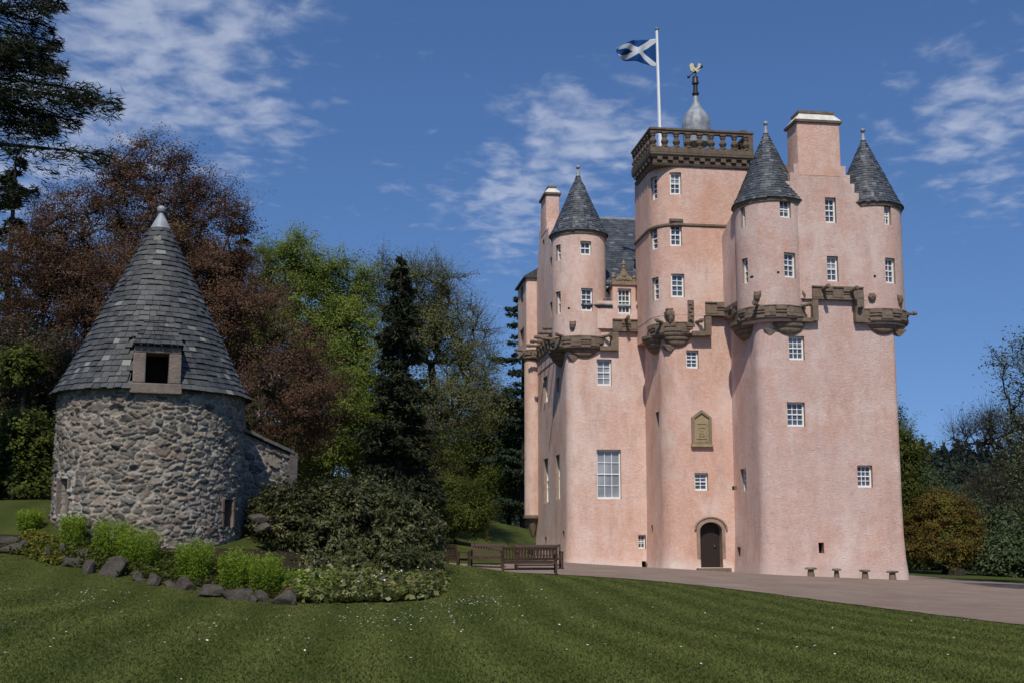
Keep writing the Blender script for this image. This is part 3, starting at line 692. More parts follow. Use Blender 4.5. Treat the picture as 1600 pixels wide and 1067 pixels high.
for t in (TA, TB, TL):
    h = (t['tip'] - .55) - t['ez']; c = (t['u'], t['v'], t['ez'] - .02)
    o = cone_slates(c, t['r'] + .09, h, .155, .20, 'conical_roof', SLATE, castle, flare=.05)
    mb = MB(); mb.lathe((t['u'], t['v'], t['ez']), [(t['r'] - .05, -.22), (t['r'] + .06, -.2), (t['r'] + .08, -.1), (t['r'] + .1, -.03), (t['r'] - .05, -.01)], 64); e = mb.build('eaves_moulding', SANDST, castle, 40); recalc(e)
    mb = MB(); k = .62; mb.lathe((t['u'], t['v'], t['ez'] + h - .12), [(.14, 0), (.06, .35), (.045, .42), (.08, .45), (.13, .52), (.13, .58), (.08, .65), (.01, .68)], 16); f = mb.build('finial', LEAD, o, 60); recalc(f)
def slate_plane(p0, du, dv, mat, name, parent, gauge=.24, wid=.3, holes=()):
    """p0 eave corner, du along the eave, dv up the slope"""
    p0, du, dv = Vector(p0), Vector(du), Vector(dv); n = du.cross(dv).normalized(); Lu, Lv = du.length, dv.length; du, dv = du.normalized(), dv.normalized(); mb = MB()
    P = lambda a, b, h: tuple(p0 + du * a + dv * b + n * h)
    mb.add([P(0, 0, 0), P(Lu, 0, 0), P(Lu, Lv, 0), P(0, Lv, 0), P(0, 0, -.12), P(Lu, 0, -.12), P(Lu, Lv, -.12), P(0, Lv, -.12)], [(0, 1, 2, 3), (7, 6, 5, 4), (0, 4, 5, 1), (1, 5, 6, 2), (2, 6, 7, 3), (3, 7, 4, 0)], tone=.2)
    rows = int(Lv / gauge)
    for i in range(rows):
        x = -random.random() * wid
        while x < Lu:
            w_ = wid * random.uniform(.7, 1.3); x0, x1 = max(0, x + .004), min(Lu, x + w_ - .004); x += w_
            if x1 - x0 < .03: continue
            b0 = i * gauge + random.uniform(-.012, .012); b1 = min(Lv, (i + 1.12) * gauge); lf = random.uniform(.018, .034)
            mb.add([P(x0, b0, .002), P(x1, b0, .002), P(x1, b1, .002), P(x0, b1, .002), P(x0, b0, lf), P(x1, b0, lf), P(x1, b1, .008), P(x0, b1, .008)], [(4, 5, 6, 7), (0, 1, 5, 4), (1, 2, 6, 5), (3, 0, 4, 7)])
    return mb.build(name, mat, parent, tone=True)
# left wing roof
sl = Vector((0, VR_ - VL + .1, ZLR - ZLE)); dmr = (UV(957.5, 460, VL - .16) - .03, UV(993, 460, VL - .16) + .03)
slate_plane(Vector((UL + .5, VL - .28, ZLE - .05)), (dmr[0] - UL - .5, 0, 0), sl * .22, SLATE, 'slate_roof', castle); slate_plane(Vector((dmr[1], VL - .28, ZLE - .05)), (UCR - dmr[1], 0, 0), sl * .22, SLATE, 'slate_roof', castle)
slate_plane(Vector((UL + .5, VL - .28, ZLE - .05)) + sl * .22, (UCR - UL - .5, 0, 0), sl * .78, SLATE, 'slate_roof', castle)
mb = MB(); mb.prism([(VL - .1, ZLE), (VR_, ZLR - .2), (VL + DL, ZLE)], UL + .6, UCR, 0, lambda x, y, z: (z, x, y)); mb.box(UL + .7, UCR, VR_ - .12, VR_ + .1, ZLR - .2, ZLR + .1); o = mb.build('roof_ridge', LEAD, castle); recalc(o)
# right wing roof, ridge running back
hw = UM - .15; zr1 = ZV(262, 1.6, 1280); ze1 = TA['ez'] - .2
slate_plane((-.1, DR, ze1), (0, -(DR - 1.3), 0), (hw + .25, 0, zr1 - ze1), SLATE, 'slate_roof', castle)
slate_plane((2 * UM + .1 - .0, 1.3, ze1), (0, DR - 1.3, 0), (-(hw + .25), 0, zr1 - ze1), SLATE, 'slate_roof', castle)
# bartizan roof
mb = MB(); zt_ = zb1; A = [(ub0 - .18, VF - .52), (UL + .4, VF - .52), (UL + .4, VF + 3.6), (ub0 - .18, VF + 3.6)]
mb.rings([[(x, y, zt_) for x, y in A], [(x, y, zt_ + .1) for x, y in A], [(UL + .1 if x > ub0 else ub0 + .9, y, zt_ + .75) for x, y in A]]); o = mb.build('bartizan_roof', SLATE_OLD, castle); recalc(o)

# --- chimneys
def chimney(u0, u1, v0, v1, z0, z1, z2, z3, i0, i1, name='chimney'):
    mb = MB(); mb.prism(rpoly([(u0, v0), (u1, v0), (u1, v1), (u0, v1)], [.06] * 4, 3), z0, z1); o = mb.build(name, HARL_S, castle, 40); recalc(o)
    mb = MB(); ring = lambda i, z: [(u0 + i, v0 + i, z), (u1 - i, v0 + i, z), (u1 - i, v1 - i, z), (u0 + i, v1 - i, z)]
    mb.rings([ring(-.10, z1 - .02), ring(-.12, z1 + .10), ring(-.06, z1 + .12)]); d = mb.build('chimney_drip', SANDST, o); recalc(d)
    mb = MB(); mb.rings([ring(-.08, z1 + .11), ring(i0, z2), ring(i0, z2 + .03)]); c = mb.build('chimney_cap', CAPWHITE, o); recalc(c)
    mb = MB(); mb.rings([ring(i0 - .05, z2 + .03), ring(i0 - .05, z3)]); c = mb.build('chimney_slab', SANDST, o); recalc(c)
chimney(UV(1247, 250, VG), UV(1313.5, 250, VG), VG - .012, VG + 1.35, ZV(275, VG, 1280), ZV(192, VG, 1280), ZV(177, VG, 1280), ZV(172.5, VG, 1280), .22, 0)
vch = onu(853, 305, UL - .05).y
chimney(UL - .05, UL - .05 + (UV(874, 310, vch) - UV(853, 310, vch)), vch, vch + 1.9, onv(860, 360, vch).z, onv(860, 304, vch).z, onv(860, 293, vch).z, onv(860, 289.5, vch).z, .2, 0)

# --- dormer on the left wing
vd = VL - .16; mb = MB()
x0, x1 = UV(957.5, 460, vd), UV(993, 460, vd); wx0, wx1 = UV(965.3, 460, vd), UV(986.2, 460, vd); zw0, zw1 = ZV(490.5, vd, 975), ZV(451, vd, 975); zt2 = ZV(446, vd, 975); vb = VL + 2.8
mb.box(x0, wx0, vd + .004, vb, ZLE - .3, zt2); mb.box(wx1, x1, vd + .004, vb, ZLE - .3, zt2); mb.box(wx0, wx1, vd + .30, vb, ZLE - .3, zt2); mb.box(wx0, wx1, vd + .004, vd + .3, zw1, zt2)
dormer = mb.build('dormer', HARL_S, castle)
mb = MB(); p0, p1 = x0 - .05, x1 + .05; xm = (x0 + x1) / 2; zc = zt2 + .003; k = (ZV(405, vd, 975) - zc)
mb.box(p0, p1, vd - .09, vd + .25, zc, zc + .2)
mb.prism([(x0 + .08, zc + .2), (x1 - .08, zc + .2), (x1 - .22, zc + .42), (xm + .2, zc + .62), (xm + .1, zc + .86), (xm - .1, zc + .86), (xm - .2, zc + .62), (x0 + .22, zc + .42)], vd - .03, vd + .16, 0, lambda x, y, z: (x, z, y))
for q, s in ((x0 + .06, 1), (x1 - .06, 1)): mb.lathe((q, vd + .05, zc + .2), [(.1, 0), (.12, .12), (.07, .16), (.12, .22), (.12, .3), (.05, .36), (.02, .42)], 10)
mb.lathe((xm, vd + .06, zc + .86), [(.12, 0), (.08, .08), (.13, .16), (.07, .24), (.12, .34), (.1, .44), (.05, .5), (.02, .6)], 10)
for a, z, w_ in ((0, .55, .1), (-.2, .36, .14), (.2, .36, .14), (0, .34, .1), (-.38, .3, .1), (.38, .3, .1)): mb.lathe((0, 0, 0), [(w_, 0), (w_ * .7, .05), (.01, .06)], 8); mb.v[-24:] = [(xm + a + p[0], vd - .03 - p[2], zc + z + p[1]) for p in mb.v[-24:]]
o = mb.build('pediment', PANELDK, dormer); recalc(o)
slate_plane((x0 - .12, vb + 1.6, zt2 - .05), (0, -(vb + 1.4 - vd), 0), (xm - x0 + .12, 0, .75), SLATE, 'dormer_roof', dormer); slate_plane((x1 + .12, vd + .2, zt2 - .05), (0, vb + 1.4 - vd, 0), (xm - x1 - .12, 0, .75), SLATE, 'dormer_roof', dormer)

# --- balustrade, cornice, cap house dome
b0, b1, bv0, bv1 = UCU - .04, UCR + .02, VCF - .04, VB + .04
def sq(i, z): return [(b0 - i, bv0 - i, z), (b1 + i, bv0 - i, z), (b1 + i, bv1 + i, z), (b0 - i, bv1 + i, z)]
zbase = ZV(240, bv0 - .3, 1100); zrail = ZV(202.5, bv0 - .3, 1100); zmid = zbase + .30
mb = MB(); h = zbase - ZCT
mb.rings([sq(.0, ZCT - .03), sq(.05, ZCT), sq(.10, ZCT + h * .18), sq(.10, ZCT + h * .24), sq(.03, ZCT + h * .28), sq(.05, ZCT + h * .62), sq(.15, ZCT + h * .66), sq(.20, ZCT + h * .8), sq(.23, ZCT + h * .83), sq(.23, zbase - .003)])
for ax in (0, 1):
    lo, hi = ((b0, b1), (bv0, bv1))[ax]; n = int((hi - lo) / .55)
    for k in range(n):
        q = lo + (k + .5) * (hi - lo) / n
        for side in (0, 1):
            if ax == 0: y = (bv0, bv1)[side]; s = (-1, 1)[side]; mb.box(q - .13, q + .13, min(y, y + s * .2), max(y, y + s * .2), ZCT + h * .36, ZCT + h * .645)
            else: x = (b0, b1)[side]; s = (-1, 1)[side]; mb.box(min(x, x + s * .2), max(x, x + s * .2), q - .13, q + .13, ZCT + h * .36, ZCT + h * .645)
o = mb.build('cornice', BALUST, castle); recalc(o)
def frame_boxes(mb, i0, i1, z0, z1):
    mb.box(b0 - i1, b1 + i1, bv0 - i1, bv0 - i0, z0, z1); mb.box(b0 - i1, b1 + i1, bv1 + i0, bv1 + i1, z0, z1)
    mb.box(b0 - i1, b0 - i0, bv0 - i0 + .002, bv1 + i0 - .002, z0, z1); mb.box(b1 + i0, b1 + i1, bv0 - i0 + .002, bv1 + i0 - .002, z0, z1)
mb = MB(); frame_boxes(mb, -.06, .24, zbase, zmid); frame_boxes(mb, -.04, .2, zrail - .22, zrail - .1); frame_boxes(mb, -.08, .26, zrail - .1, zrail)
bal = mb.build('balustrade', BALUST, castle)
ih = zrail - .22 - zmid
prof = [(.19, 0), (.19, .1), (.10, .14), (.12, .2), (.20, .34), (.205, .42), (.14, .54), (.105, .62), (.10, .70), (.15, .76), (.15, .82), (.11, .86), (.18, .9), (.18, 1)]
pm_ = MB(); pm_.lathe((0, 0, 0), [(r, z * ih) for r, z in prof], 10); b_me = None
n1 = 9; n2 = 7; spots = []
for k in range(n1):
    q = b0 - .05 + k * (b1 - b0 - .10) / (n1 - 1); spots += [(q, bv0 - .09), (q, bv1 + .09)]
for k in range(1, n2):
    q = bv0 - .09 + k * (bv1 - bv0 + .18) / n2; spots += [(b0 - .09, q), (b1 + .09, q)]
for x, y in spots:
    if b_me is None: o = pm_.build('baluster', BALUST, bal, 50); recalc(o); b_me = o.data
    else: o = bpy.data.objects.new('baluster', b_me); C.objects.link(o); o.parent = bal
    o.location = (x, y, zmid)
mb = MB(); mb.box(b1 - .05, b1 + .22, bv0 - .22, bv0 + .1, zmid, zrail - .22); mb.box(b1 - .42, b1 - .12, bv0 - .2, bv0 + .1, zrail, zrail + .1); mb.build('corner_pier', BALUST, bal)
mb = MB(); mb.box(b0 - .05, b1 + .05, bv0 - .05, bv1 + .05, zbase - .2, zbase - .02); mb.build('roof_deck', LEAD, castle)
vdm = VC + 2.3; ud = UV(1087.5, 180, vdm); rd = (UV(1108.5, 195, vdm) - UV(1066.5, 195, vdm)) / 2; zd = lambda y: ZV(y, vdm, 1087)
mb = MB(); zt3 = zd(150); zb3 = zd(197); hh = zt3 - zb3
P = [(rd * .92, -1.1), (rd * .98, -.4), (rd, 0), (rd * .99, hh * .1), (rd * .9, hh * .25), (rd * .7, hh * .42), (rd * .45, hh * .56), (rd * .28, hh * .7), (rd * .19, hh * .85), (rd * .15, hh)]
rr = []
for r, z in P: rr.append([(ud + r * (1 + (.035 if i % 4 == 0 else 0)) * math.cos(2 * math.pi * i / 48), vdm + r * (1 + (.035 if i % 4 == 0 else 0)) * math.sin(2 * math.pi * i / 48), zb3 + z) for i in range(48)])
mb.rings(rr); dome = mb.build('lead_dome', LEAD, castle, 40); recalc(dome)
mb = MB(); mb.box(ud - 1.0, ud + 1.5, vdm - .5, vdm + 1.2, zbase - .1, zbase + .62); mb.build('cap_house_wall', PANELDK, castle)
# weathervane stands on the dome, flag pole on the deck
zf = lambda y: zd(y) - 0
wv = tag(empty('weathervane', castle.matrix_world @ Vector((0, 0, 0))), 'gilded weathercock on a black rod above the lead dome', 'weathervane')
def to_world(p): return O + cu * p[0] + cv * p[1] + Vector((0, 0, p[2]))
bw = to_world((ud, vdm, zt3)); wv.location = bw; wv.rotation_euler = (0, 0, TH)
S = lambda y: zd(y) - zt3
mb = MB(); mb.lathe((0, 0, 0), [(.15, -.02), (.16, .05), (.2, .08), (.2, .14), (.13, .2), (.12, S(133)), (.19, S(132)), (.19, S(128)), (.15, S(126.5)), (.16, S(121)), (.06, S(119)), (.03, S(117)), (.025, S(102))], 14); mb.build('rod', IRON, wv, 40)
mb = MB(); za = S(113); mb.tube((-.42, .1, za - .35), (.42, -.1, za + .35), .025, .025, 6); mb.tube((-.2, -.3, za), (.2, .3, za), .02, .02, 6)
for x, z in ((-.38, -.32), (.38, .32), (0, 0)): mb.lathe((x, 0, za + z - .08), [(.01, 0), (.08, .04), (.09, .08), (.06, .14), (.01, .18)], 8)
mb.build('scroll_arms', IRON, wv)
cock = [(-.33, .25), (-.36, .42), (-.28, .55), (-.14, .56), (-.08, .44), (-.05, .32), (.05, .26), (.14, .32), (.18, .45), (.2, .56), (.26, .62), (.31, .56), (.38, .5), (.31, .45), (.34, .38), (.3, .2), (.2, .07), (.08, .0), (-.08, .0), (-.2, .04), (-.3, .12)]
mb = MB(); mb.prism([(x * .92, z * .92 + S(114)) for x, z in cock][::-1], -.05, .05, 0, lambda x, y, z: (x, z, y)); o = mb.build('cockerel', GILT, wv); recalc(o)
vp = VC + 1.3; fp = onv(1032.3, 215, vp); ft = onv(1026.5, 47, vp)
flag_pole = tag(empty('flag_pole', to_world((fp.x, fp.y, zbase)), TH), 'white flag pole rising from the tower balustrade', 'flag pole')
ht = ft.z - zbase; lean = ft.x - fp.x
mb = MB(); mb.tube((0, 0, -.02), (lean, 0, ht), .085, .055, 12); mb.build('pole', WHITE, flag_pole, 40)
mb = MB(); mb.lathe((lean, 0, ht), [(.05, 0), (.12, .02), (.13, .08), (.06, .12), (.01, .13)], 12); mb.build('truck', LEAD, flag_pole, 40)
mb = MB(); mb.tube((-.12, -.05, .4), (lean - .08, -.05, ht - .1), .012, .012, 5); mb.build('halyard', WHITE, flag_pole)
# flag
def flag():
    m = Mat('blue_and_white_flag', .8, .2); uv = m.N.new('ShaderNodeUVMap'); sep = m.N.new('ShaderNodeSeparateXYZ'); m.L.new(uv.outputs[0], sep.inputs[0])
    d1 = m.math('ABSOLUTE', m.math('SUBTRACT', sep.outputs[0], sep.outputs[1]), 0); d2 = m.math('ABSOLUTE', m.math('SUBTRACT', m.math('ADD', sep.outputs[0], sep.outputs[1]), 1.0), 0)
    d = m.math('MINIMUM', d1, d2); m.color(m.mix(m.math('LESS_THAN', d, .135), (.007, .060, .215), (.62, .64, .66)))
    tr = m.N.new('ShaderNodeBsdfTranslucent'); m.L.new(m.b.inputs['Base Color'].links[0].from_socket, tr.inputs[0]); mx = m.N.new('ShaderNodeMixShader'); mx.inputs[0].default_value = .25
    m.L.new(m.b.outputs[0], mx.inputs[1]); m.L.new(tr.outputs[0], mx.inputs[2]); m.L.new(mx.outputs[0], m.N['Material Output'].inputs[0])
    nx, ny = 40, 24; hoist = onv(1026, 61, vp).z - onv(1026, 104.5, vp).z; fly = 2.25
    top = onv(1026.5, 61.5, vp); V = []; U = []
    for j in range(ny + 1):
        for i in range(nx + 1):
            s, t = i / nx, j / ny                      # s along the fly, t from top to bottom
            x = -fly * s * (1 - .04 * s); droop = .55 * s ** 1.3; hh_ = hoist * (1 - .48 * s ** 1.4)
            z = -droop * (1 - t * .35) - hh_ * t + .10 * math.sin(5.5 * s + 2 * t) * s; y = .34 * math.sin(7.0 * s + 1.8 * t) * s ** .7 + .12 * math.sin(15 * s - 4 * t) * s
            V.append((x, y, z)); U.append((s, 1 - t))
    f = [(j * (nx + 1) + i, j * (nx + 1) + i + 1, (j + 1) * (nx + 1) + i + 1, (j + 1) * (nx + 1) + i) for j in range(ny) for i in range(nx)]
    me = bpy.data.meshes.new('flag'); me.from_pydata(V, [], f); ul = me.uv_layers.new(name='UVMap')
    for lp in me.loops: ul.data[lp.index].uv = U[lp.vertex_index]
    o = link('flag', me, m.m, None, 180); o.location = to_world((top.x - .07, top.y, top.z)); o.rotation_euler = (0, 0, TH + R(6))
    md = o.modifiers.new('cloth', 'SOLIDIFY'); md.thickness = .012
    tag(o, 'blue flag with a white diagonal cross flying at the top of the white pole', 'flag')
flag()

# ------------------------------------------------------------------ rubble masonry (real relief)
def rubble(nu, nv, du, dv, seed, periodic, cell=(.235, .115)):
    """nu x nv samples spaced du, dv: returns relief height, per-sample colour"""
    rs = np.random.RandomState(seed); Lu = nu * du; cu_n = max(3, int(round(Lu / cell[0]))); cw = Lu / cu_n; ch = cell[1]; cv_n = int(nv * dv / ch) + 3
    jx = rs.uniform(.1, .9, (cv_n, cu_n)); jy = rs.uniform(.15, .85, (cv_n, cu_n)); wt = rs.uniform(.28, 1.7, (cv_n, cu_n)) ** 1.4; hid = rs.uniform(0, 1, (cv_n, cu_n)); hgt = rs.uniform(.25, 1, (cv_n, cu_n)); tx = rs.normal(0, .12, (cv_n, cu_n)); ty = rs.normal(0, .16, (cv_n, cu_n))
    U, V = np.meshgrid(np.arange(nu) * du, np.arange(nv) * dv)
    def vn(s, a):                                   # smooth value noise
        g = rs.uniform(-1, 1, (int(nv * dv / s) + 4, int(Lu / s) + 4)); x = U / s; y = V / s; xi = x.astype(int); yi = y.astype(int); fx = x - xi; fy = y - yi; fx = fx * fx * (3 - 2 * fx); fy = fy * fy * (3 - 2 * fy)
        return a * ((g[yi, xi] * (1 - fx) + g[yi, xi + 1] * fx) * (1 - fy) + (g[yi + 1, xi] * (1 - fx) + g[yi + 1, xi + 1] * fx) * fy)
    fade = 1 if not periodic else np.clip(np.minimum(U, Lu - U) / .3, 0, 1)
    Uw = U + (vn(.20, .06) + vn(.07, .03)) * fade; Vw = V + vn(.22, .05) + vn(.06, .024)
    ci = np.floor(Uw / cw).astype(int); cj = np.floor(Vw / ch).astype(int) + 1
    f1 = np.full(U.shape, 9.); f2 = np.full(U.shape, 9.); sid = np.zeros(U.shape, int); ox = np.zeros(U.shape); oy = np.zeros(U.shape)
    for a in (-2, -1, 0, 1, 2):
        for b in (-2, -1, 0, 1, 2):
            i = ci + a; j = np.clip(cj + b, 0, cv_n - 1); im = i % cu_n
            sx = (i + jx[j, im] + .5 * (j % 2)) * cw; sy = (cj + b - 1 + jy[j, im]) * ch
            dx = (Uw - sx) / cw; dy = (Vw - sy) / ch; d = (np.abs(dx) ** 2.6 + np.abs(dy) ** 2.6) ** (1 / 2.6) / wt[j, im]
            new = d < f1; f2 = np.where(new, f1, np.minimum(f2, d)); sid = np.where(new, j * cu_n + im, sid); ox = np.where(new, dx, ox); oy = np.where(new, dy, oy); f1 = np.where(new, d, f1)
    e = f2 - f1; s = np.clip((e - .05) / .26, 0, 1); s = s * s * (3 - 2 * s)
    H = hgt.ravel()[sid]; h = s * (.012 + .038 * H + (tx.ravel()[sid] * ox + ty.ravel()[sid] * oy) * .22) + vn(.06, .012) + vn(.025, .006)
    pal = np.array([(.150, .128, .104), (.118, .106, .092), (.168, .140, .112), (.120, .114, .104), (.170, .152, .128), (.205, .175, .140), (.080, .074, .067), (.165, .128, .100)])
    hh = hid.ravel()[sid]; colr = pal[(hh * 7.99).astype(int)] * (.78 + .45 * ((hh * 37) % 1))[..., None]
    mort = np.array((.32, .28, .225)); k = np.clip((e + vn(.3, .05) - .04) / .10, 0, 1)[..., None]; colr = colr * k + mort * (1 - k)
    colr *= (1 + vn(.4, .16) + vn(.05, .14))[..., None]
    return h, np.concatenate([np.clip(colr, .02, .8), np.ones(U.shape + (1,))], -1)
def rubble_mat():
    m = Mat('rubble_masonry', .92, .15); c = m.attr('stone', 'Color'); c = m.mix(m.rng(m.noise(2.2, 6, .7), .55, .75, 0, .45), c, (.17, .165, .12)); m.color(c); m.bump(m.noise(28, 5, .7), .6, .02); return m.m
RUBBLE = rubble_mat()

# ------------------------------------------------------------------ round dovecote
YD = 29.2; dc = at(232.5, 800, YD); DX, DY = dc.x, dc.y; RD = 149 / F * YD * .94; zE = at(234, 622, YD).z; zA = at(247, 330, YD).z; zG = gz(DX, DY) - .9
doo = Vector((DX, DY, gz(DX, DY)))
dove = tag(empty('dovecote', doo), 'round grey rubble stone tower with tall conical slate roof and open dormer hatch', 'stone tower')
face = math.atan2(-DY, -DX)                                 # direction towards the viewer
def ang_of(px, r=None):                                     # angle on the wall seen at pixel column px
    d = ray(px, 700); dx, dy = d.x / d.y, 1.0; a = dx * dx + dy * dy; b = -(DX * dx + DY * dy); q = b * b - a * (DX ** 2 + DY ** 2 - RD ** 2); t = (-b - math.sqrt(max(q, 0))) / a
    return math.atan2(t * dy - DY, t * dx - DX)
def zat(px, py): a = ang_of(px); y = DY + RD * math.sin(a); return at(px, py, y).z
def dovecote_wall():
    nu, nv = 620, 190; du = 2 * math.pi * RD / nu; z0, z1 = zG, zE + .12; dv = (z1 - z0) / nv
    h, colr = rubble(nu, nv, du, dv, 5, True)
    A = np.arange(nu) / nu * 2 * math.pi; Z = z0 + np.arange(nv) * dv; AA, ZZ = np.meshgrid(A, Z)
    for (x0, x1, y0, y1) in ((96, 111, 748, 802), (351, 366, 780, 822)):     # slit windows recessed in the wall
        a0, a1 = ang_of(x0), ang_of(x1); zb, zt = zat((x0 + x1) / 2, y1), zat((x0 + x1) / 2, y0)
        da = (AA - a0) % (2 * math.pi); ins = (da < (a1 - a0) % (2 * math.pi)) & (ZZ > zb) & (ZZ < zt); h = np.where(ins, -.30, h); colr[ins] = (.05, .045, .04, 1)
        da2 = (AA - a0 + .10) % (2 * math.pi); rim = (da2 < (a1 - a0) % (2 * math.pi) + .20) & (ZZ > zb - .1) & (ZZ < zt + .2) & ~ins & (x0 < 200)
        colr[rim] = (colr[rim] * .5 + np.array((.42, .38, .32, 1)) * .5)
    a0 = ang_of(178); zc = zat(178, 640); q = (((AA - a0 + math.pi) % (2 * math.pi) - math.pi) * RD / .20) ** 2 + ((ZZ - zc) / .15) ** 2      # a lost stone near the eaves
    h = np.where(q < 1, h - .16 * np.sqrt(np.clip(1 - q, 0, 1)), h)
    taper = RD * (1 + .02 * (z1 - ZZ) / (z1 - z0))
    rr = taper + h - .04
    V = np.stack([rr * np.cos(AA), rr * np.sin(AA), ZZ - doo.z], -1).reshape(-1, 3); i = np.arange(nu * nv).reshape(nv, nu); j = np.roll(i, -1, 1)
    f = np.stack([i[:-1], j[:-1], j[1:], i[1:]], -1).reshape(-1, 4)
    return np_mesh('wall', V, f, RUBBLE, dove, 180, {'stone': colr.reshape(-1, 4)})
dovecote_wall()
# dormer hatch
dd = ang_of(241); ct_, st_ = math.cos(dd), math.sin(dd); pxm = F / (YD - RD)
def dfn(a, d, z): return (ct_ * d - st_ * a, st_ * d + ct_ * a, z)      # a to the viewer's right, d outwards from the axis
s_ = 1 / pxm; zq = lambda y: at(242, y, YD - RD).z - doo.z
wall_d = RD + .10; L0, L1, Rr = -37 * s_, -18 * s_, 17 * s_; R1 = 36 * s_; zS, zO0, zO1, zLn = zq(611), zq(598), zq(551), zq(540)
mb = MB()
mb.box(L0, L1, RD - .8, wall_d, zO0 + .002, zO1 - .002, 0, dfn); mb.box(Rr, R1, RD - .8, wall_d, zO0 + .002, zO1 - .002, 0, dfn); mb.box(L0 + .01, R1 - .01, RD - .8, wall_d - .01, zO1, zLn, 0, dfn)
mb.box(L0 - .05, R1 + .03, RD - .7, wall_d + .02, zS - .05, zO0, 0, dfn)
hs_ = stone('pinkish_hatch_stone', (.145, .115, .095), (.235, .185, .155), (.12, .115, .09), .5)
o = mb.build('dormer_frame', hs_, dove); recalc(o); bv = o.modifiers.new('b', 'BEVEL'); bv.width = .025; bv.segments = 2
mb = MB(); mb.box(L1 - .02, Rr + .02, RD - .79, RD - .55, zO0, zO1, 0, dfn); mb.build('dark_opening', DARKIN, dove)
# cone of slates with the dormer cut through it
hr = zA - zE - .44; cz = zE - .02 - doo.z; r_eave = RD + .10
def hole(a0, a1, s):
    a = (a0 + a1) / 2; da = (a - dd + math.pi) % (2 * math.pi) - math.pi; rr_ = r_eave * (1 - s); z = cz + hr * s
    return abs(da) * rr_ < (R1 + .04) and z < zLn + .25
random.seed(11); np.random.seed(11)
def cone_cut():
    o = cone_slates((0, 0, cz), r_eave, hr, .165, .20, 'conical_roof', SLATE_OLD, dove, thick=.02, rtop=.23, flare=.06, hole=hole)
    return o
cone = cone_cut()
# little slated roof over the hatch
th = math.atan2(hr, r_eave - .13)
ztop = zq(488); sstop = (ztop - cz) / hr; dtop = r_eave * (1 - sstop) + .02; dbot = wall_d + .09; zbot = zLn + .02; wt_, wb = 20 * s_, 39 * s_
def dormer_roof():
    mb = MB(); rows = 6; P = lambda f, k, lift: dfn((wb + (wt_ - wb) * f) * k, dbot + (dtop - dbot) * f + lift, zbot + (ztop - zbot) * f + lift * .6)
    mb.add([P(0, -1, -.05), P(0, 1, -.05), P(1, 1, -.05), P(1, -1, -.05)], [(0, 1, 2, 3)], tone=.2)
    for i in range(rows):
        f0, f1 = i / rows, min(1, (i + 1.15) / rows); n = 7 - i // 3; e = np.linspace(-1, 1, n + 1); e[1:-1] += np.random.uniform(-.06, .06, n - 1)
        for k in range(n):
            l = random.uniform(.02, .045); mb.add([P(f0, e[k] + .01, l), P(f0, e[k + 1] - .01, l), P(f1, e[k + 1] - .01, .005), P(f1, e[k] + .01, .005), P(f0, e[k] + .01, 0), P(f0, e[k + 1] - .01, 0)], [(0, 1, 2, 3), (4, 5, 1, 0)])
    for sgn in (-1, 1):                                        # slated cheeks
        rin = lambda z: r_eave * (1 - (z - cz) / hr) - .1
        n = 5
        for i in range(n):
            z0, z1 = zS + (zbot - zS) * i / n, zS + (zbot - zS) * (i + 1.1) / n; a = sgn * (R1 + .012)
            mb.add([dfn(a, rin(z0), z0), dfn(a, wall_d - .05, z0), dfn(a, wall_d - .05, min(z1, zbot)), dfn(a, rin(z1), min(z1, zbot))], [(0, 1, 2, 3)])
        a0, a1 = sgn * wb * .98, sgn * wt_ * .98; mb.add([dfn(a0, dbot, zbot - .02), dfn(a1, dtop, ztop), dfn(a0, rin(zbot), zbot - .02)], [(0, 1, 2)])
    return mb.build('dormer_roof', SLATE_OLD, dove, tone=True)
dormer_roof()
mb = MB(); mb.lathe((0, 0, cz + hr - .05), [(.275, 0), (.26, .03), (.155, .24), (.06, .43), (.05, .46), (.09, .48), (.115, .54), (.11, .59), (.06, .64), (.01, .65)], 24); o = mb.build('lead_finial', LEAD, dove, 40); recalc(o)
# dressed jambs of the left slit
for (x0, x1, y0, y1, m_) in ((94.5, 96, 746, 803, hs_), (110.5, 113, 746, 803, hs_), (349, 351.5, 778, 823, SANDST), (365.5, 368, 778, 823, SANDST)):
    a0, a1 = ang_of(x0), ang_of(x1); zb, zt = zat((x0 + x1) / 2, y1) - doo.z, zat((x0 + x1) / 2, y0) - doo.z; mb = MB()
    mb.box(a0, a1, RD - .28, RD + .05, zb, zt, 0, lambda a, r, z: (r * math.cos(a), r * math.sin(a), z)); o = mb.build('slit_jamb', m_, dove); recalc(o)

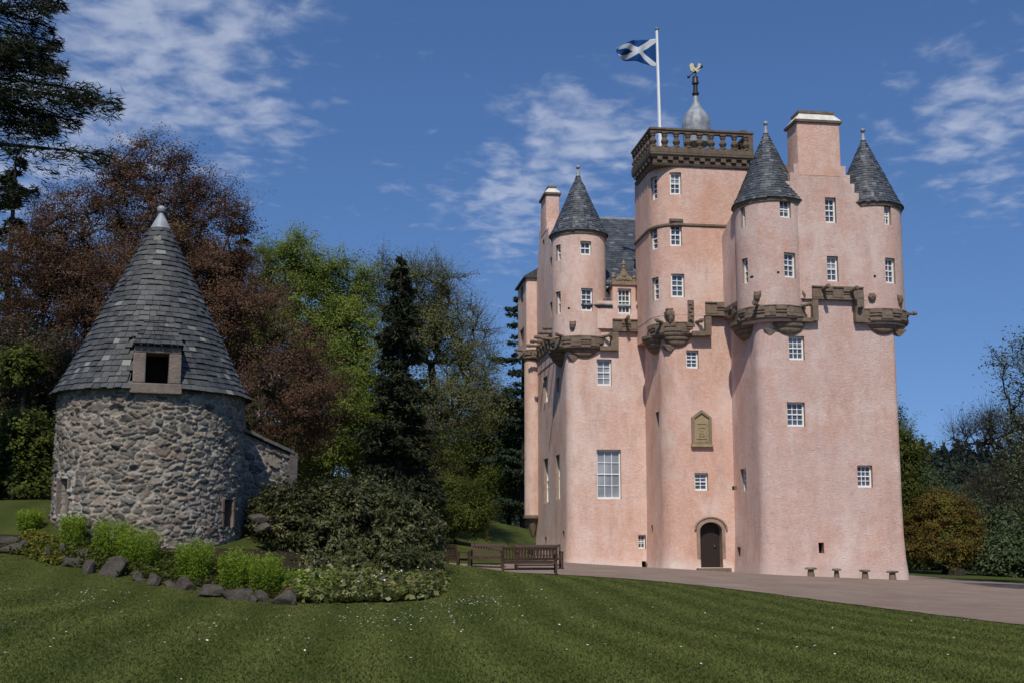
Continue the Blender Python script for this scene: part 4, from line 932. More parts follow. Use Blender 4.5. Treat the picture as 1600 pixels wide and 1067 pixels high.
# ------------------------------------------------------------------ rubble wall behind the dovecote
def lean_wall():
    p0 = at(372, 760, 31.2); p1 = at(451, 760, 32.3); d = Vector((p1.x - p0.x, p1.y - p0.y, 0)); Lw = d.length; d.normalize(); n = Vector((d.y, -d.x, 0)); zb = gz(p0.x, p0.y) - .6
    g = Vector((p0.x, p0.y, gz(p0.x, p0.y))); root = tag(empty('rubble_wall', g), 'low grey rubble wall with a sloping stone coping beside the round tower', 'wall')
    zl = at(380, 673, 31.2).z; zr_ = at(462, 708, 32.4).z; nu = 110; nv = 130; du = Lw / nu; H = max(zl, zr_) + .1 - zb; dv = H / nv
    h, colr = rubble(nu, nv, du, dv, 9, False, (.30, .19)); U, V = np.meshgrid(np.arange(nu) * du, np.arange(nv) * dv / H)
    top = (zl + (zr_ - zl) * U / Lw) - zb; Z = zb + V * top
    for nm, off, sg in (('wall', 0, 1), ('wall', -.55, -1)):
        X = p0.x + d.x * U + n.x * (off + sg * h); Y = p0.y + d.y * U + n.y * (off + sg * h); i = np.arange(nu * nv).reshape(nv, nu); f = np.stack([i[:-1, :-1], i[:-1, 1:], i[1:, 1:], i[1:, :-1]], -1).reshape(-1, 4)
        if sg < 0: f = f[:, ::-1]
        np_mesh(nm, np.stack([X - g.x, Y - g.y, Z - g.z], -1).reshape(-1, 3), f, RUBBLE, root, 180, {'stone': colr.reshape(-1, 4)})
    fn = lambda a, b, z: (p0.x + d.x * a + n.x * b - g.x, p0.y + d.y * a + n.y * b - g.y, z - g.z)
    mb = MB(); sl = (zr_ - zl) / Lw
    for k in range(5):
        a, b = Lw * k / 5 - (.05 if k == 0 else 0), Lw * (k + 1) / 5 + (.1 if k == 4 else -.01); w_ = random.uniform(-.03, .03)
        mb.box(a, b, -.66 + w_, .14 + w_, 0, .09, 0, lambda x, y, z: fn(x, y, zl + sl * x + z + .02 + w_ * .3))
    mb.build('coping', stone('coping_slab', (.10, .095, .085), (.17, .15, .13), (.17, .18, .1), .5), root)
    mb = MB(); mb.box(Lw - .02, Lw + .22, -.62, .09, zb, zr_ + .02, 0, fn); o = mb.build('end_pier', stone('pier_stone', (.10, .085, .08), (.17, .14, .125)), root)
lean_wall()

# ------------------------------------------------------------------ rocks along the bed
def rock(px, py, wpx, hpx, label, Y=None, seed=0, group=None, flat=1):
    p = ground_at(px, py) if Y is None else at(px, py, Y); s = p.y / F; rs = random.Random(seed); bm = bmesh.new(); bmesh.ops.create_icosphere(bm, subdivisions=4, radius=1)
    planes = []
    for k in range(11):
        v = Vector((rs.gauss(0, 1), rs.gauss(0, 1), rs.gauss(0, 1))).normalized(); planes.append((v, rs.uniform(.42, .8)))
    from mathutils import noise as mn
    off = Vector((rs.uniform(0, 50), rs.uniform(0, 50), 0))
    for v in bm.verts:
        c = v.co.copy()
        for n, d in planes:
            q = c.dot(n)
            if q > d: c -= n * (q - d) * .92
        c *= 1 + .10 * mn.noise(c * 1.6 + off) + .05 * mn.noise(c * 5 + off) + .025 * mn.noise(c * 13 + off)
        v.co = Vector((c.x * wpx * s * .54, c.y * max(wpx * .5, 14) * s * .7, c.z * hpx * s * .66))
    me = bpy.data.meshes.new('rock'); bm.to_mesh(me); bm.free(); o = link('rock', me, ROCK, None, 40); o.location = (p.x, p.y + .05, p.z + hpx * s * .17); o.rotation_euler = (rs.uniform(-.15, .15), rs.uniform(-.2, .2), rs.uniform(-.5, .5))
    return tag(o, label, 'rock', group or 'rocks edging the planted bed')
def rock_mat():
    m = Mat('mossy_rock', .9, .2); c = m.mix(m.rng(m.noise(2.5, 6, .65), .3, .7), (.050, .042, .034), (.15, .125, .10)); c = m.mix(m.rng(m.noise(5, 5, .7), .56, .72, 0, .7), c, (.17, .16, .13))
    c = m.mix(m.rng(m.noise(1.6, 5, .7), .56, .74, 0, .6), c, (.05, .06, .02)); m.color(c); m.bump(m.noise(7, 7, .75), 1.0, .12); return m.m
ROCK = rock_mat()
for k, (px, py, w_, h_, lab) in enumerate((
    (10, 848, 40, 15, 'flat slab on top of the rock pile at the far left of the bed'), (16, 863, 44, 17, 'thick slab under the flat slab at the far left of the bed'), (37, 856, 18, 24, 'upright stone beside the slabs at the far left of the bed'),
    (70, 876, 24, 32, 'narrow leaning rock right of the yellow green ground cover'), (95, 868, 22, 26, 'rock standing between the yellow ground cover and the small fennel tuft'), (109, 884, 40, 24, 'wide low rock below the small fennel tuft'),
    (126, 872, 36, 20, 'rock lying just under the small fennel tuft'), (139, 896, 26, 28, 'squat rock left of the big angular pale topped boulder'), (175, 899, 48, 42, 'largest angular boulder with a pale flat face below the fennel'),
    (214, 908, 28, 20, 'low rust brown rock right of the largest boulder'), (238, 915, 30, 26, 'pointed dark rock at the foot of the wide fennel clump'), (264, 918, 26, 18, 'small rock between the pointed rock and the ridge rock'),
    (291, 921, 34, 26, 'jagged rock in front of the first upright fennel bush'), (322, 911, 34, 10, 'thin slab lying behind the two longest edging rocks'), (328, 931, 46, 24, 'long sloping edging rock left of the fennel with yellow flowers'),
    (367, 936, 52, 26, 'long flat topped edging rock under the yellow flowers'), (395, 940, 16, 15, 'small round pink stone wedged in the edging'), (411, 940, 26, 32, 'tall dark block left of the last edging block'), (441, 944, 38, 32, 'square dark block at the right end of the rock edging'))):
    rock(px, py, w_, h_, lab, seed=k + 3)
rock(406, 812, 36, 15, 'broad flat stone topping the pile right of the round tower', 28.2, 51, 'stones piled beside the round tower'); rock(411, 826, 30, 13, 'lower stone in the pile right of the round tower', 28.1, 52, 'stones piled beside the round tower')

# ------------------------------------------------------------------ benches, stone stools
def bench(px, py, rz, w_, label, Y=None):
    p = ground_at(px, py) if Y is None else Vector((at(px, py, Y).x, Y, gz(at(px, py, Y).x, Y))); root = tag(empty('garden_bench', (p.x, p.y, p.z + .02), rz), label, 'bench', 'wooden benches grouped on the gravel')
    h = w_ / 2; ln = lambda y0, z0, y1, z1: None
    mb = MB()
    for k in range(6): y = -.24 + k * .088; mb.box(-h + .03, h - .03, y, y + .07, .415, .44)
    mb.box(-h + .04, h - .04, -.26, -.225, .34, .41); mb.box(-h + .04, h - .04, .23, .262, .34, .41); mb.build('seat', TEAK, root)
    mb = MB(); bk = lambda x, y, z: (x, y + .26 + (z - .42) * .22, z)
    mb.box(-h + .05, h - .05, -.02, .025, .83, .93, 0, bk); mb.box(-h + .05, h - .05, -.018, .022, .47, .53, 0, bk); n = int(w_ / .115)
    for k in range(n): x = -h + .09 + (2 * h - .18) * (k + .5) / n; mb.box(x - .026, x + .026, -.008, .012, .53, .83, 0, bk)
    mb.build('backrest', TEAK, root)
    for s in (-1, 1):
        x = s * (h - .03); mb = MB(); mb.box(x - .035, x + .035, -.29, -.22, 0, .64); mb.build('leg', TEAK, root)
        mb = MB(); mb.box(x - .035, x + .035, -.03, .04, 0, .42, 0, lambda a, b, z: (a, b + .26, z)); mb.box(x - .035, x + .035, -.03, .04, .42, .96, 0, bk); mb.build('leg', TEAK, root)
        mb = MB(); mb.box(x - .04, x + .04, -.33, .30, .642, .68); mb.build('armrest', TEAK, root)
    mb = MB(); mb.box(-h + .06, h - .06, -.02, .02, .12, .17)
    for s in (-1, 1): x = s * (h - .03); mb.box(x - .02, x + .02, -.21, .22, .115, .165)
    mb.build('stretcher', TEAK, root)
bench(827, 896, R(180 + 3), 1.95, 'long wooden bench nearest the lawn with its back to the viewer', 40.6)
bench(760, 889, R(-8), 1.35, 'slatted wooden bench facing the lawn, left of the long bench', 45.2)
bench(716, 890, R(128), .72, 'single wooden armchair seat turned sideways at the left end of the group', 43)
bench(842, 887, R(8), 1.85, 'wooden bench half hidden behind the long bench, one arm showing at right', 44.6)
for k, (px, py) in enumerate(((1267.5, 904), (1307.5, 906), (1352, 907.5), (1395, 909))):
    q = onv(px, py, -.75); x, y, z = to_world((q.x, -.75, 0)); zg = gz(x, y) + .02; root = tag(empty('stone_stool', (x, y, zg), TH + k), ('squat stone stool with a slab top furthest left along the castle wall', 'stone stool second from the left along the castle wall', 'stone stool third from the left along the castle wall', 'stone stool with a slab top at the right corner of the castle')[k], 'stool', 'stone stools along the castle wall')
    mb = MB(); rs = random.Random(k); ring = lambda r, z, n=10: [(r * rs.uniform(.9, 1.08) * math.cos(2 * math.pi * i / n) * 1.15, r * rs.uniform(.9, 1.08) * math.sin(2 * math.pi * i / n) * .85, z) for i in range(n)]
    mb.rings([ring(.16, -.05), ring(.15, .1), ring(.12, .32)]); mb.build('stem', SANDST, root, 40)
    mb = MB(); mb.rings([ring(.2, .322), ring(.26, .345), ring(.25, .40), ring(.19, .425)]); mb.build('slab', SANDST, root, 40)
p = ground_at(761.5, 843, 40, 90); root = tag(empty('post', p), 'short weathered wooden post at the edge of the green shrub', 'post'); mb = MB(); mb.rings([[(a * s, b * s, z) for a, b in ((-.1, -.1), (.1, -.1), (.1, .1), (-.1, .1))] for s, z in ((1, -.2), (.95, .9), (.7, .96))]); mb.build('shaft', TEAK, root)

# ------------------------------------------------------------------ vegetation
def leaf_mat(name, stops, trans=.35, rough=.7, spec=.10):
    m = Mat(name, rough, spec); c = m.ramp(m.attr('tone'), stops); m.color(c)
    tr = m.N.new('ShaderNodeBsdfTranslucent'); hs = m.N.new('ShaderNodeHueSaturation'); hs.inputs['Value'].default_value = 1.25; m.L.new(c, hs.inputs['Color']); m.L.new(hs.outputs[0], tr.inputs[0])
    mx = m.N.new('ShaderNodeMixShader'); mx.inputs[0].default_value = trans; m.L.new(m.b.outputs[0], mx.inputs[1]); m.L.new(tr.outputs[0], mx.inputs[2]); m.L.new(mx.outputs[0], m.N['Material Output'].inputs[0]); return m.m
def bark_mat(name, a, b):
    m = Mat(name, .95, .1); m.color(m.mix(m.rng(m.noise(4, 5, .7, m.coord((1, 1, .3))), .3, .7), a, b)); m.bump(m.noise(10, 5, .7, m.coord((1, 1, .25))), .7, .04); return m.m
BARK = bark_mat('grey_bark', (.045, .038, .030), (.105, .09, .072)); BARK_D = bark_mat('dark_bark', (.022, .018, .015), (.055, .045, .036))
LEAF = {
 'beech': leaf_mat('copper_leaves', [(0, (.065, .036, .024)), (.5, (.125, .070, .043)), (.85, (.18, .105, .062)), (1, (.18, .135, .06))], .35),
 'lime': leaf_mat('fresh_green_leaves', [(0, (.085, .125, .024)), (.5, (.175, .225, .045)), (1, (.28, .32, .075))], .45),
 'oak': leaf_mat('sparse_spring_leaves', [(0, (.10, .115, .045)), (.6, (.17, .185, .07)), (1, (.23, .225, .09))], .35),
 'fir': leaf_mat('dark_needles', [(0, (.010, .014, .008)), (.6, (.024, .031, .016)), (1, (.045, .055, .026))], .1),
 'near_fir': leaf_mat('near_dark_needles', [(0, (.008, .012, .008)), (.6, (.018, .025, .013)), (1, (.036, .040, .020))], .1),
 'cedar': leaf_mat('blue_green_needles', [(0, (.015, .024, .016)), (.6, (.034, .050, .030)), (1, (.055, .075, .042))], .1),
 'wood': leaf_mat('woodland_leaves', [(0, (.040, .055, .012)), (.6, (.090, .110, .022)), (1, (.15, .165, .034))], .35),
 'yellow': leaf_mat('yellow_green_leaves', [(0, (.06, .08, .016)), (.6, (.11, .13, .028)), (1, (.16, .17, .045))], .4),
 'brown': leaf_mat('brownish_leaves', [(0, (.035, .030, .014)), (.6, (.075, .070, .026)), (1, (.11, .11, .036))], .3),
 'rhodo': leaf_mat('leathery_leaves', [(0, (.022, .029, .008)), (.5, (.052, .060, .016)), (.85, (.10, .10, .032)), (1, (.15, .12, .055))], .12, .5, .3),
 'fennel': leaf_mat('feathery_leaves', [(0, (.11, .17, .018)), (.6, (.20, .28, .032)), (1, (.30, .37, .05))], .45),
 'ground': leaf_mat('broad_ground_leaves', [(0, (.06, .08, .02)), (.55, (.15, .165, .045)), (.88, (.25, .235, .08)), (1, (.22, .10, .05))], .3, .45, .4),
 'ivy': leaf_mat('golden_creeper', [(0, (.10, .11, .015)), (1, (.24, .22, .04))], .35),
 'maple': leaf_mat('bronze_yellow_leaves', [(0, (.065, .045, .014)), (.4, (.145, .095, .022)), (.7, (.19, .145, .03)), (1, (.11, .14, .035))], .35),
 'dusk': leaf_mat('grey_green_leaves', [(0, (.036, .055, .022)), (.6, (.080, .105, .045)), (1, (.17, .20, .11))], .3),
 'pink': leaf_mat('pink_blossom', [(0, (.04, .04, .02)), (.74, (.075, .06, .03)), (.80, (.26, .14, .16)), (1, (.45, .28, .31))], .3),
 'white': leaf_mat('white_petals', [(0, (.72, .72, .66)), (1, (.8, .8, .74))], .2),
 'gold': leaf_mat('yellow_petals', [(0, (.5, .36, .02)), (1, (.65, .5, .04))], .2)}
def leaf_quads(cen, size, rs, up=.5, aspect=.55, axis=None, outw=None):
    n = len(cen); nrm = rs.normal(0, 1, (n, 3))
    if outw is not None: nrm = nrm * .55 + outw * .9
    nrm[:, 2] += up * 2; nrm /= np.linalg.norm(nrm, axis=1, keepdims=True) + 1e-9
    d = rs.normal(0, 1, (n, 3)) if axis is None else axis + rs.normal(0, .35, (n, 3)); d -= nrm * (d * nrm).sum(1, keepdims=True); d /= np.linalg.norm(d, axis=1, keepdims=True) + 1e-9
    s = np.cross(nrm, d); L = (size * rs.uniform(.65, 1.3, n))[:, None] / 2; w_ = L * aspect
    return np.stack([cen - d * L, cen + s * w_ - d * L * .1, cen + d * L, cen - s * w_ - d * L * .1], 1).reshape(-1, 3), np.arange(4 * n).reshape(n, 4)
class Skel:
    def __init__(s, pts): s.p = [np.array(p, float) for p in pts]; s.par = [-1] + list(range(len(pts) - 1)); s.tip = []
    def grow(s, A, rs, wig=.08, rise=.25):
        for a in A:
            P = np.array(s.p); d = np.linalg.norm(P - a, axis=1); d = d * (1 + .8 * np.clip((P[:, 2] - a[2] + .25 * d) / (d + .1), 0, 1)); k = int(np.argmin(d)); q = P[k]; L = np.linalg.norm(a - q); n = max(2, min(6, int(L / .7) + 1)); prev = k
            for i in range(1, n + 1):
                t = i / n; pt = q + (a - q) * t + np.array((0, 0, -rise * L * t * (1 - t))) + (rs.normal(0, wig, 3) * L * .5 if i < n else 0); s.p.append(pt); s.par.append(prev); prev = len(s.p) - 1
            s.tip.append(prev)
    def mesh(s, r_tip, r_base, rs, expo=2.3):
        n = len(s.p); load = np.zeros(n)
        for t in s.tip: load[t] += 1
        for i in range(n - 1, 0, -1):
            load[s.par[i]] += load[i]
        r = r_tip * np.maximum(load, 1) ** (1 / expo); r = np.minimum(r, r_base * 1.0); r[0] = max(r[0], r_base)
        P = np.array(s.p); par = np.array(s.par); idx = np.arange(1, n); a = P[par[idx]]; b = P[idx]; ra = np.minimum(r[par[idx]], r[idx] * 1.35); ra = np.where(par[idx] < 1, r[0], ra); rb = r[idx]
        d = b - a; d /= np.linalg.norm(d, axis=1, keepdims=True) + 1e-9; h = np.where(np.abs(d[:, 2:3]) > .9, np.array([[1., 0, 0]]), np.array([[0, 0, 1.]])); u = np.cross(d, h); u /= np.linalg.norm(u, axis=1, keepdims=True); v = np.cross(d, u); k = 6; V = []
        for base, rad in ((a, ra), (b, rb)):
            for i in range(k): c = 2 * math.pi * i / k; V.append(base + (u * math.cos(c) + v * math.sin(c)) * rad[:, None])
        V = np.stack(V, 1); m = len(idx); o = np.arange(m)[:, None] * 2 * k; f = np.concatenate([np.stack([o[:, 0] + i, o[:, 0] + (i + 1) % k, o[:, 0] + k + (i + 1) % k, o[:, 0] + k + i], 1) for i in range(k)], 0)
        return V.reshape(-1, 3), f
def twig_mesh(P, dirs, L, r):
    """thin three sided twigs"""
    n = len(P); d = dirs / (np.linalg.norm(dirs, axis=1, keepdims=True) + 1e-9); h = np.array([[.3, .5, .8]]); u = np.cross(d, h); u /= np.linalg.norm(u, axis=1, keepdims=True) + 1e-9; v = np.cross(d, u); E = P + d * L[:, None]
    V = np.stack([P + u * r, P - u * r * .5 + v * r * .87, P - u * r * .5 - v * r * .87, E + u * r * .3, E - u * r * .15 + v * r * .26, E - u * r * .15 - v * r * .26], 1); o = np.arange(n)[:, None] * 6
    f = np.concatenate([np.concatenate([o + i, o + (i + 1) % 3, o + 3 + (i + 1) % 3, o + 3 + i], 1) for i in range(3)], 0); return V.reshape(-1, 3), f
def blob(px, py, Y, rx, ry, dp=.85):
    c = at(px, py, Y); return (c.x, c.y, c.z, rx * Y / F, rx * Y / F * dp, ry * Y / F)
def tree(name, label, cat, base, blobs, n_att, per, size, mat, bark=BARK, seed=0, sig=.45, flat=.7, r_tip=.016, r_base=.35, bias=.55, up=.5, twigs=5, group=None, rise=.2, aspect=.55, stems=1, tone_sd=.12, low=None, trunk_to=.55, clump=.22, sc_l=.30):
    rs = np.random.RandomState(seed + 100); base = Vector(base); B = np.array(blobs) - np.array([base.x, base.y, base.z, 0, 0, 0]); vol = B[:, 3] * B[:, 4] * B[:, 5]; A = []
    for b, k in zip(B, np.maximum(3, (n_att * vol ** .7 / (vol ** .7).sum()).astype(int))):
        d = rs.normal(0, 1, (k, 3)); d /= np.linalg.norm(d, axis=1, keepdims=True); rad = rs.uniform(0, 1, k) ** (1 / 3 * (1 - bias) + .05) * rs.normal(1, .07, k); A.append(b[:3] + d * rad[:, None] * b[3:])
    A = np.concatenate(A); A = A[A[:, 2] > (.25 if low is None else low)]; top = B[np.argmax(B[:, 2])]; cxy = (B[:, :2] * vol[:, None]).sum(0) / vol.sum()
    hz = B[:, 2].mean() * trunk_to * 1.6; npt = 7; tr = [(cxy[0] * (i / npt) ** 1.5 * .6 + rs.normal(0, .05) * i * .3, cxy[1] * (i / npt) ** 1.5 * .6, hz * i / npt) for i in range(npt + 1)]; tr[0] = (0, 0, -.4)
    sk = Skel(tr); A = A[np.argsort(np.linalg.norm(A - np.array([cxy[0] * .5, cxy[1] * .5, hz * .7]), axis=1))]; sk.grow(A, rs, .09, rise)
    root = tag(empty(name, base), label, cat, group); V, f = sk.mesh(r_tip, r_base, rs)
    n_t = len(A) * twigs; k = rs.randint(0, len(A), n_t); par = np.array(sk.par); P = np.array(sk.p); tips = np.array(sk.tip); out = P[tips] - P[par[tips]]; dirs = out[k] / (np.linalg.norm(out[k], axis=1, keepdims=True) + 1e-9) + rs.normal(0, .75, (n_t, 3)) + np.array((0, 0, .35))
    if twigs:
        Lt = rs.uniform(.5, 1.3, n_t) * sig * 1.7; V2, f2 = twig_mesh(A[k], dirs, Lt, r_tip * .55); f = np.concatenate([f, f2 + len(V)], 0); V = np.concatenate([V, V2], 0)
    np_mesh('trunk', V, f, bark, root, 60)
    m = len(A) * per; k2 = rs.randint(0, len(A), m)
    if twigs:
        kt = rs.randint(0, n_t, m); dn = dirs / (np.linalg.norm(dirs, axis=1, keepdims=True) + 1e-9); cen = A[k[kt]] + dn[kt] * (Lt[kt] * rs.uniform(.1, 1.1, m))[:, None] + rs.normal(0, 1, (m, 3)) * np.array((1, 1, flat)) * sig * sc_l; k2 = k[kt]
    else: cen = A[k2] + rs.normal(0, 1, (m, 3)) * np.array((1, 1, flat)) * sig
    tone_c = rs.normal(.5, clump, len(A)); keep = cen[:, 2] > (.05 if low is None else low); cen = cen[keep]; k2 = k2[keep]
    ow = cen - A[k2] * .0 - np.array([B[:, 0].mean(), B[:, 1].mean(), B[:, 2].mean()]); ow /= np.linalg.norm(ow, axis=1, keepdims=True) + 1e-9; lw_ = cen - A[k2]; lw_ /= np.linalg.norm(lw_, axis=1, keepdims=True) + 1e-9
    LV, lf = leaf_quads(cen, size, rs, up * .5, aspect, None, ow * .6 + lw_ * .8); tone = np.repeat(np.clip(tone_c[k2] + rs.normal(0, tone_sd, len(cen)), 0, 1), 4)
    np_mesh('crown', LV, lf, mat, root, None, {'tone': tone}); return root
def conifer(name, label, base, height, profile, seed=0, mat=None, bark=BARK_D, levels=44, per=5, droop=.35, up_tip=.15, spray=.34, dens=11, z0=.06, r_base=.3, group=None, side=None, gap=0., layer=.28, extra=(), asp=.26):
    """trunk with whorls of drooping boughs carrying needle sprays; profile(t) gives bough length at height t (0 ground, 1 tip)"""
    rs = np.random.RandomState(seed + 500); base = Vector(base); root = tag(empty(name, base), label, 'tree', group); mb = MB(); rings = []
    for k in range(9): t = k / 8; r = r_base * (1 - t) ** .8 + .02; rings.append([(r * math.cos(a) , r * math.sin(a), height * t - (.4 if k == 0 else 0)) for a in np.linspace(0, 2 * math.pi, 9)[:-1]])
    mb.rings(rings); boughs = []
    for i in range(levels):
        t = z0 + (1 - z0) * (i + rs.uniform(-.3, .3)) / levels; t = min(t, .995); n = max(3, int(per * (1 - .3 * t)))
        for k in range(n):
            if rs.rand() < gap: continue
            a = rs.uniform(0, 2 * math.pi); 
            if side is not None: a = side[0] + rs.uniform(-side[1], side[1])
            boughs.append((t * height, a, profile(t) * rs.uniform(.7, 1.12)))
    boughs += list(extra); cen = []; ax = []; tn = []
    for (z, a, L) in boughs:
        if L < .15: L = .15
        d = np.array((math.cos(a), math.sin(a), 0)); sd_ = np.array((-d[1], d[0], 0)); ns = max(3, int(L * 2.2)); dr = droop * rs.uniform(.7, 1.3); upt = up_tip * rs.uniform(.5, 1.4)
        pt = lambda s: np.array((0, 0, z)) + d * L * s + np.array((0, 0, 1)) * L * (-dr * s + upt * s * s + .12 * (1 - s) * s)
        P = [pt(s) for s in np.linspace(0, 1, ns + 1)]
        for q in range(ns): r0 = .02 + .028 * L * (1 - q / ns) * .5; mb.tube(P[q], P[q + 1], r0, max(.012, r0 * .75), 4)
        m = int(dens * L * 4); s = rs.uniform(.12, 1.04, m) ** .8; wmax = .42 * L ** .8 * np.sin(np.pi * np.clip(s * .86 + .1, 0, 1)) ** .8 * (1.05 - .35 * s); off = rs.uniform(-1, 1, m); c = np.array([pt(x) for x in s]) + sd_ * (off * wmax)[:, None]; c[:, 2] += -np.abs(off) * wmax * .30 + rs.normal(0, .06 + .05 * L * layer, m) - .05
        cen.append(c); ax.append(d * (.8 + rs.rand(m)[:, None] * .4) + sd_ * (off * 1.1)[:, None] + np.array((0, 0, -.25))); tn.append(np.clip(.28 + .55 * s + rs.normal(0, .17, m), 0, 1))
    mb.build('trunk', bark, root, 60); cen = np.concatenate(cen); ax = np.concatenate(ax); tn = np.concatenate(tn)
    V, f = leaf_quads(cen, spray, rs, .55, asp, ax); np_mesh('needles', V, f, mat, root, None, {'tone': np.repeat(tn, 4)}); return root
def foot(px, Y, dz=0): p = at(px, 800, Y); return (p.x, Y, gz(p.x, Y) + dz)
G_BACK = 'trees of the wood behind the castle and tower'
# --- left: copper beech, firs
tree('copper_beech', 'big copper beech with dark red brown leaves behind the slate cone roof', 'tree', foot(255, 46), [blob(235, 320, 46, 85, 95), blob(130, 385, 46, 90, 85), blob(325, 395, 46, 75, 110), blob(70, 460, 45, 85, 85), blob(240, 460, 45, 160, 95), blob(390, 540, 44, 85, 105), blob(430, 640, 43, 95, 70), blob(170, 560, 45, 110, 90), blob(470, 600, 43, 60, 60)],
     1000, 300, .095, LEAF['beech'], BARK_D, 1, .62, .34, .017, .5, .35, .6, 7, trunk_to=.5, rise=-.12)
conifer('fir_tree', 'dark fir at the left edge with the sky showing between its boughs', foot(-8, 56), 19.5, lambda t: 3.6 * (1 - t) ** .7 + .3, 3, LEAF['fir'], levels=34, per=5, droop=.28, spray=.42, dens=18, group=G_BACK, gap=.1)
conifer('fir_tree', 'dark fir whose top shows just right of the copper beech crown', foot(362, 62), (825 - 352) / F * 62 + .3, lambda t: 3.2 * (1 - t) ** .75 + .2, 4, LEAF['fir'], levels=34, per=5, droop=.25, spray=.45, dens=18, group=G_BACK)
# near fir overhanging from the left
def near_fir():
    Yn = 30; b = foot(-95, Yn); zf_ = lambda y, dy=0: at(0, y, Yn + dy).z - b[2]; ex = []
    sc_ = Yn / F
    for (py, tip, a, k) in ((-40, 95, 0, 1), (-10, 88, .1, 1), (20, 85, -.15, 1), (45, 80, .2, 1), (70, 78, -.05, 1), (95, 88, .12, 1), (112, 112, -.1, 1), (125, 148, .05, 1), (140, 193, 0, 1), (150, 165, -.22, 1), (160, 120, .25, 1), (185, 85, .1, 1), (200, 90, -.12, 1), (-70, 110, .2, 1), (60, 60, .6, 1), (100, 60, -.6, 1), (150, 80, .7, 1), (170, 70, -.7, 1), (80, 70, -.4, 1), (10, 60, .5, 1), (-20, 60, -.5, 1)):
        ex.append((zf_(py) + .1, a, (tip + 95) * sc_ * (.86 if tip > 140 else .80)))
    for (py, tip, a) in ((236, 172, .02), (305, 40, .1), (318, 26, -.2)): ex.append((zf_(py) + .25, a, (tip + 95) * sc_ * .88))
    conifer('fir_tree', 'near black fir boughs hanging into the top left corner', b, zf_(-420), lambda t: 1.2, 7, LEAF['near_fir'], levels=3, per=2, droop=.16, up_tip=.06, spray=.30, dens=62, z0=.55, r_base=.4, extra=ex, layer=.5, asp=.11)
near_fir()
# --- middle wood
tree('broadleaf_tree', 'tall yellow green tree with two domed tops left of the dark spruce', 'tree', foot(492, 62), [blob(455, 425, 62, 58, 55), blob(535, 455, 62, 46, 45), blob(468, 520, 61, 80, 75), blob(540, 560, 61, 62, 90), blob(500, 660, 60, 80, 80), blob(570, 640, 60, 45, 60)], 560, 300, .125, LEAF['lime'], BARK_D, 11, .70, .42, .02, .42, .4, .5, 6, group=G_BACK)
conifer('spruce_tree', 'narrow dark spruce standing in front of the half bare oak', foot(622, 57), at(622, 396, 57).z - foot(622, 57)[2], lambda t: (2.4 * (1 - t) ** .62 + .12) * (1 + .18 * math.sin(t * 37)), 12, LEAF['fir'], levels=56, per=6, droop=.34, up_tip=.2, spray=.34, dens=20, group=G_BACK)
tree('oak_tree', 'spreading oak with thin spring leaf and bare dark limbs right of the spruce', 'tree', foot(668, 71), [blob(655, 455, 71, 62, 52), blob(600, 450, 71, 32, 45), blob(705, 530, 70, 62, 62), blob(740, 590, 70, 38, 55), blob(720, 640, 69, 55, 40), blob(640, 520, 72, 60, 55)], 420, 170, .11, LEAF['oak'], BARK_D, 13, .85, .45, .024, .5, .3, .5, 9, group=G_BACK, rise=.1)
conifer('cedar_tree', 'dark layered conifer half hidden by the left edge of the castle', foot(818, 88), at(818, 455, 88).z - foot(818, 88)[2], lambda t: 3.3 * (1 - t) ** .55 * (1 + .35 * math.sin(t * 29)) + .3, 14, LEAF['cedar'], levels=26, per=5, droop=.12, up_tip=.12, spray=.42, dens=20, group=G_BACK, gap=.15)
for k, (lab, px, Y, bl, n, per, sz, mt, sg) in enumerate((
    ('green woodland tree low between the oak and the castle', 712, 94, [(705, 690, 58, 55), (690, 760, 60, 50), (735, 730, 40, 50)], 300, 150, .15, 'wood', .75),
    ('dark tree filling the gap beside the castle below the layered conifer', 795, 92, [(780, 690, 45, 60), (800, 760, 50, 50), (775, 640, 30, 40), (820, 700, 30, 70)], 340, 150, .2, 'wood', 1.0),
    ('brownish tree behind the rhododendron and below the spruce', 655, 70, [(655, 735, 36, 34), (690, 760, 36, 30)], 170, 130, .13, 'brown', .55),
    ('low green tree behind the rubble wall at the copper beech edge', 560, 70, [(545, 690, 55, 45), (590, 720, 45, 50), (500, 700, 35, 40), (470, 740, 50, 25)], 300, 150, .15, 'wood', .75),
    ('far dark tree in the wood left of the spruce', 590, 100, [(585, 690, 45, 50), (610, 750, 60, 40)], 200, 80, .3, 'wood', 1.0),
    ('far green tree in the wood right of the spruce', 670, 98, [(660, 660, 50, 70), (690, 740, 60, 50)], 240, 80, .3, 'yellow', 1.0),
    ('leafy green tree reaching out of the wood over the hill slope', 765, 98, [(755, 740, 45, 30), (740, 780, 40, 25), (790, 770, 35, 25)], 230, 150, .17, 'lime', .7),
    ('dark evergreen mass low behind the round tower', 420, 64, [(420, 740, 60, 50), (370, 700, 50, 60), (340, 640, 50, 80)], 260, 150, .16, 'wood', .8),
    ('dark green tree low at the far left behind the blossom', 30, 58, [(20, 640, 60, 70), (90, 660, 60, 60), (60, 590, 50, 50)], 300, 150, .15, 'wood', .8))):
    tree('broadleaf_tree', lab, 'tree', foot(px, Y), [blob(a, b, Y, c, d) for a, b, c, d in bl], n, per, sz, LEAF[mt], BARK_D, 30 + k, sg, .6, .02, .25, .35, .5, 5, group=G_BACK)
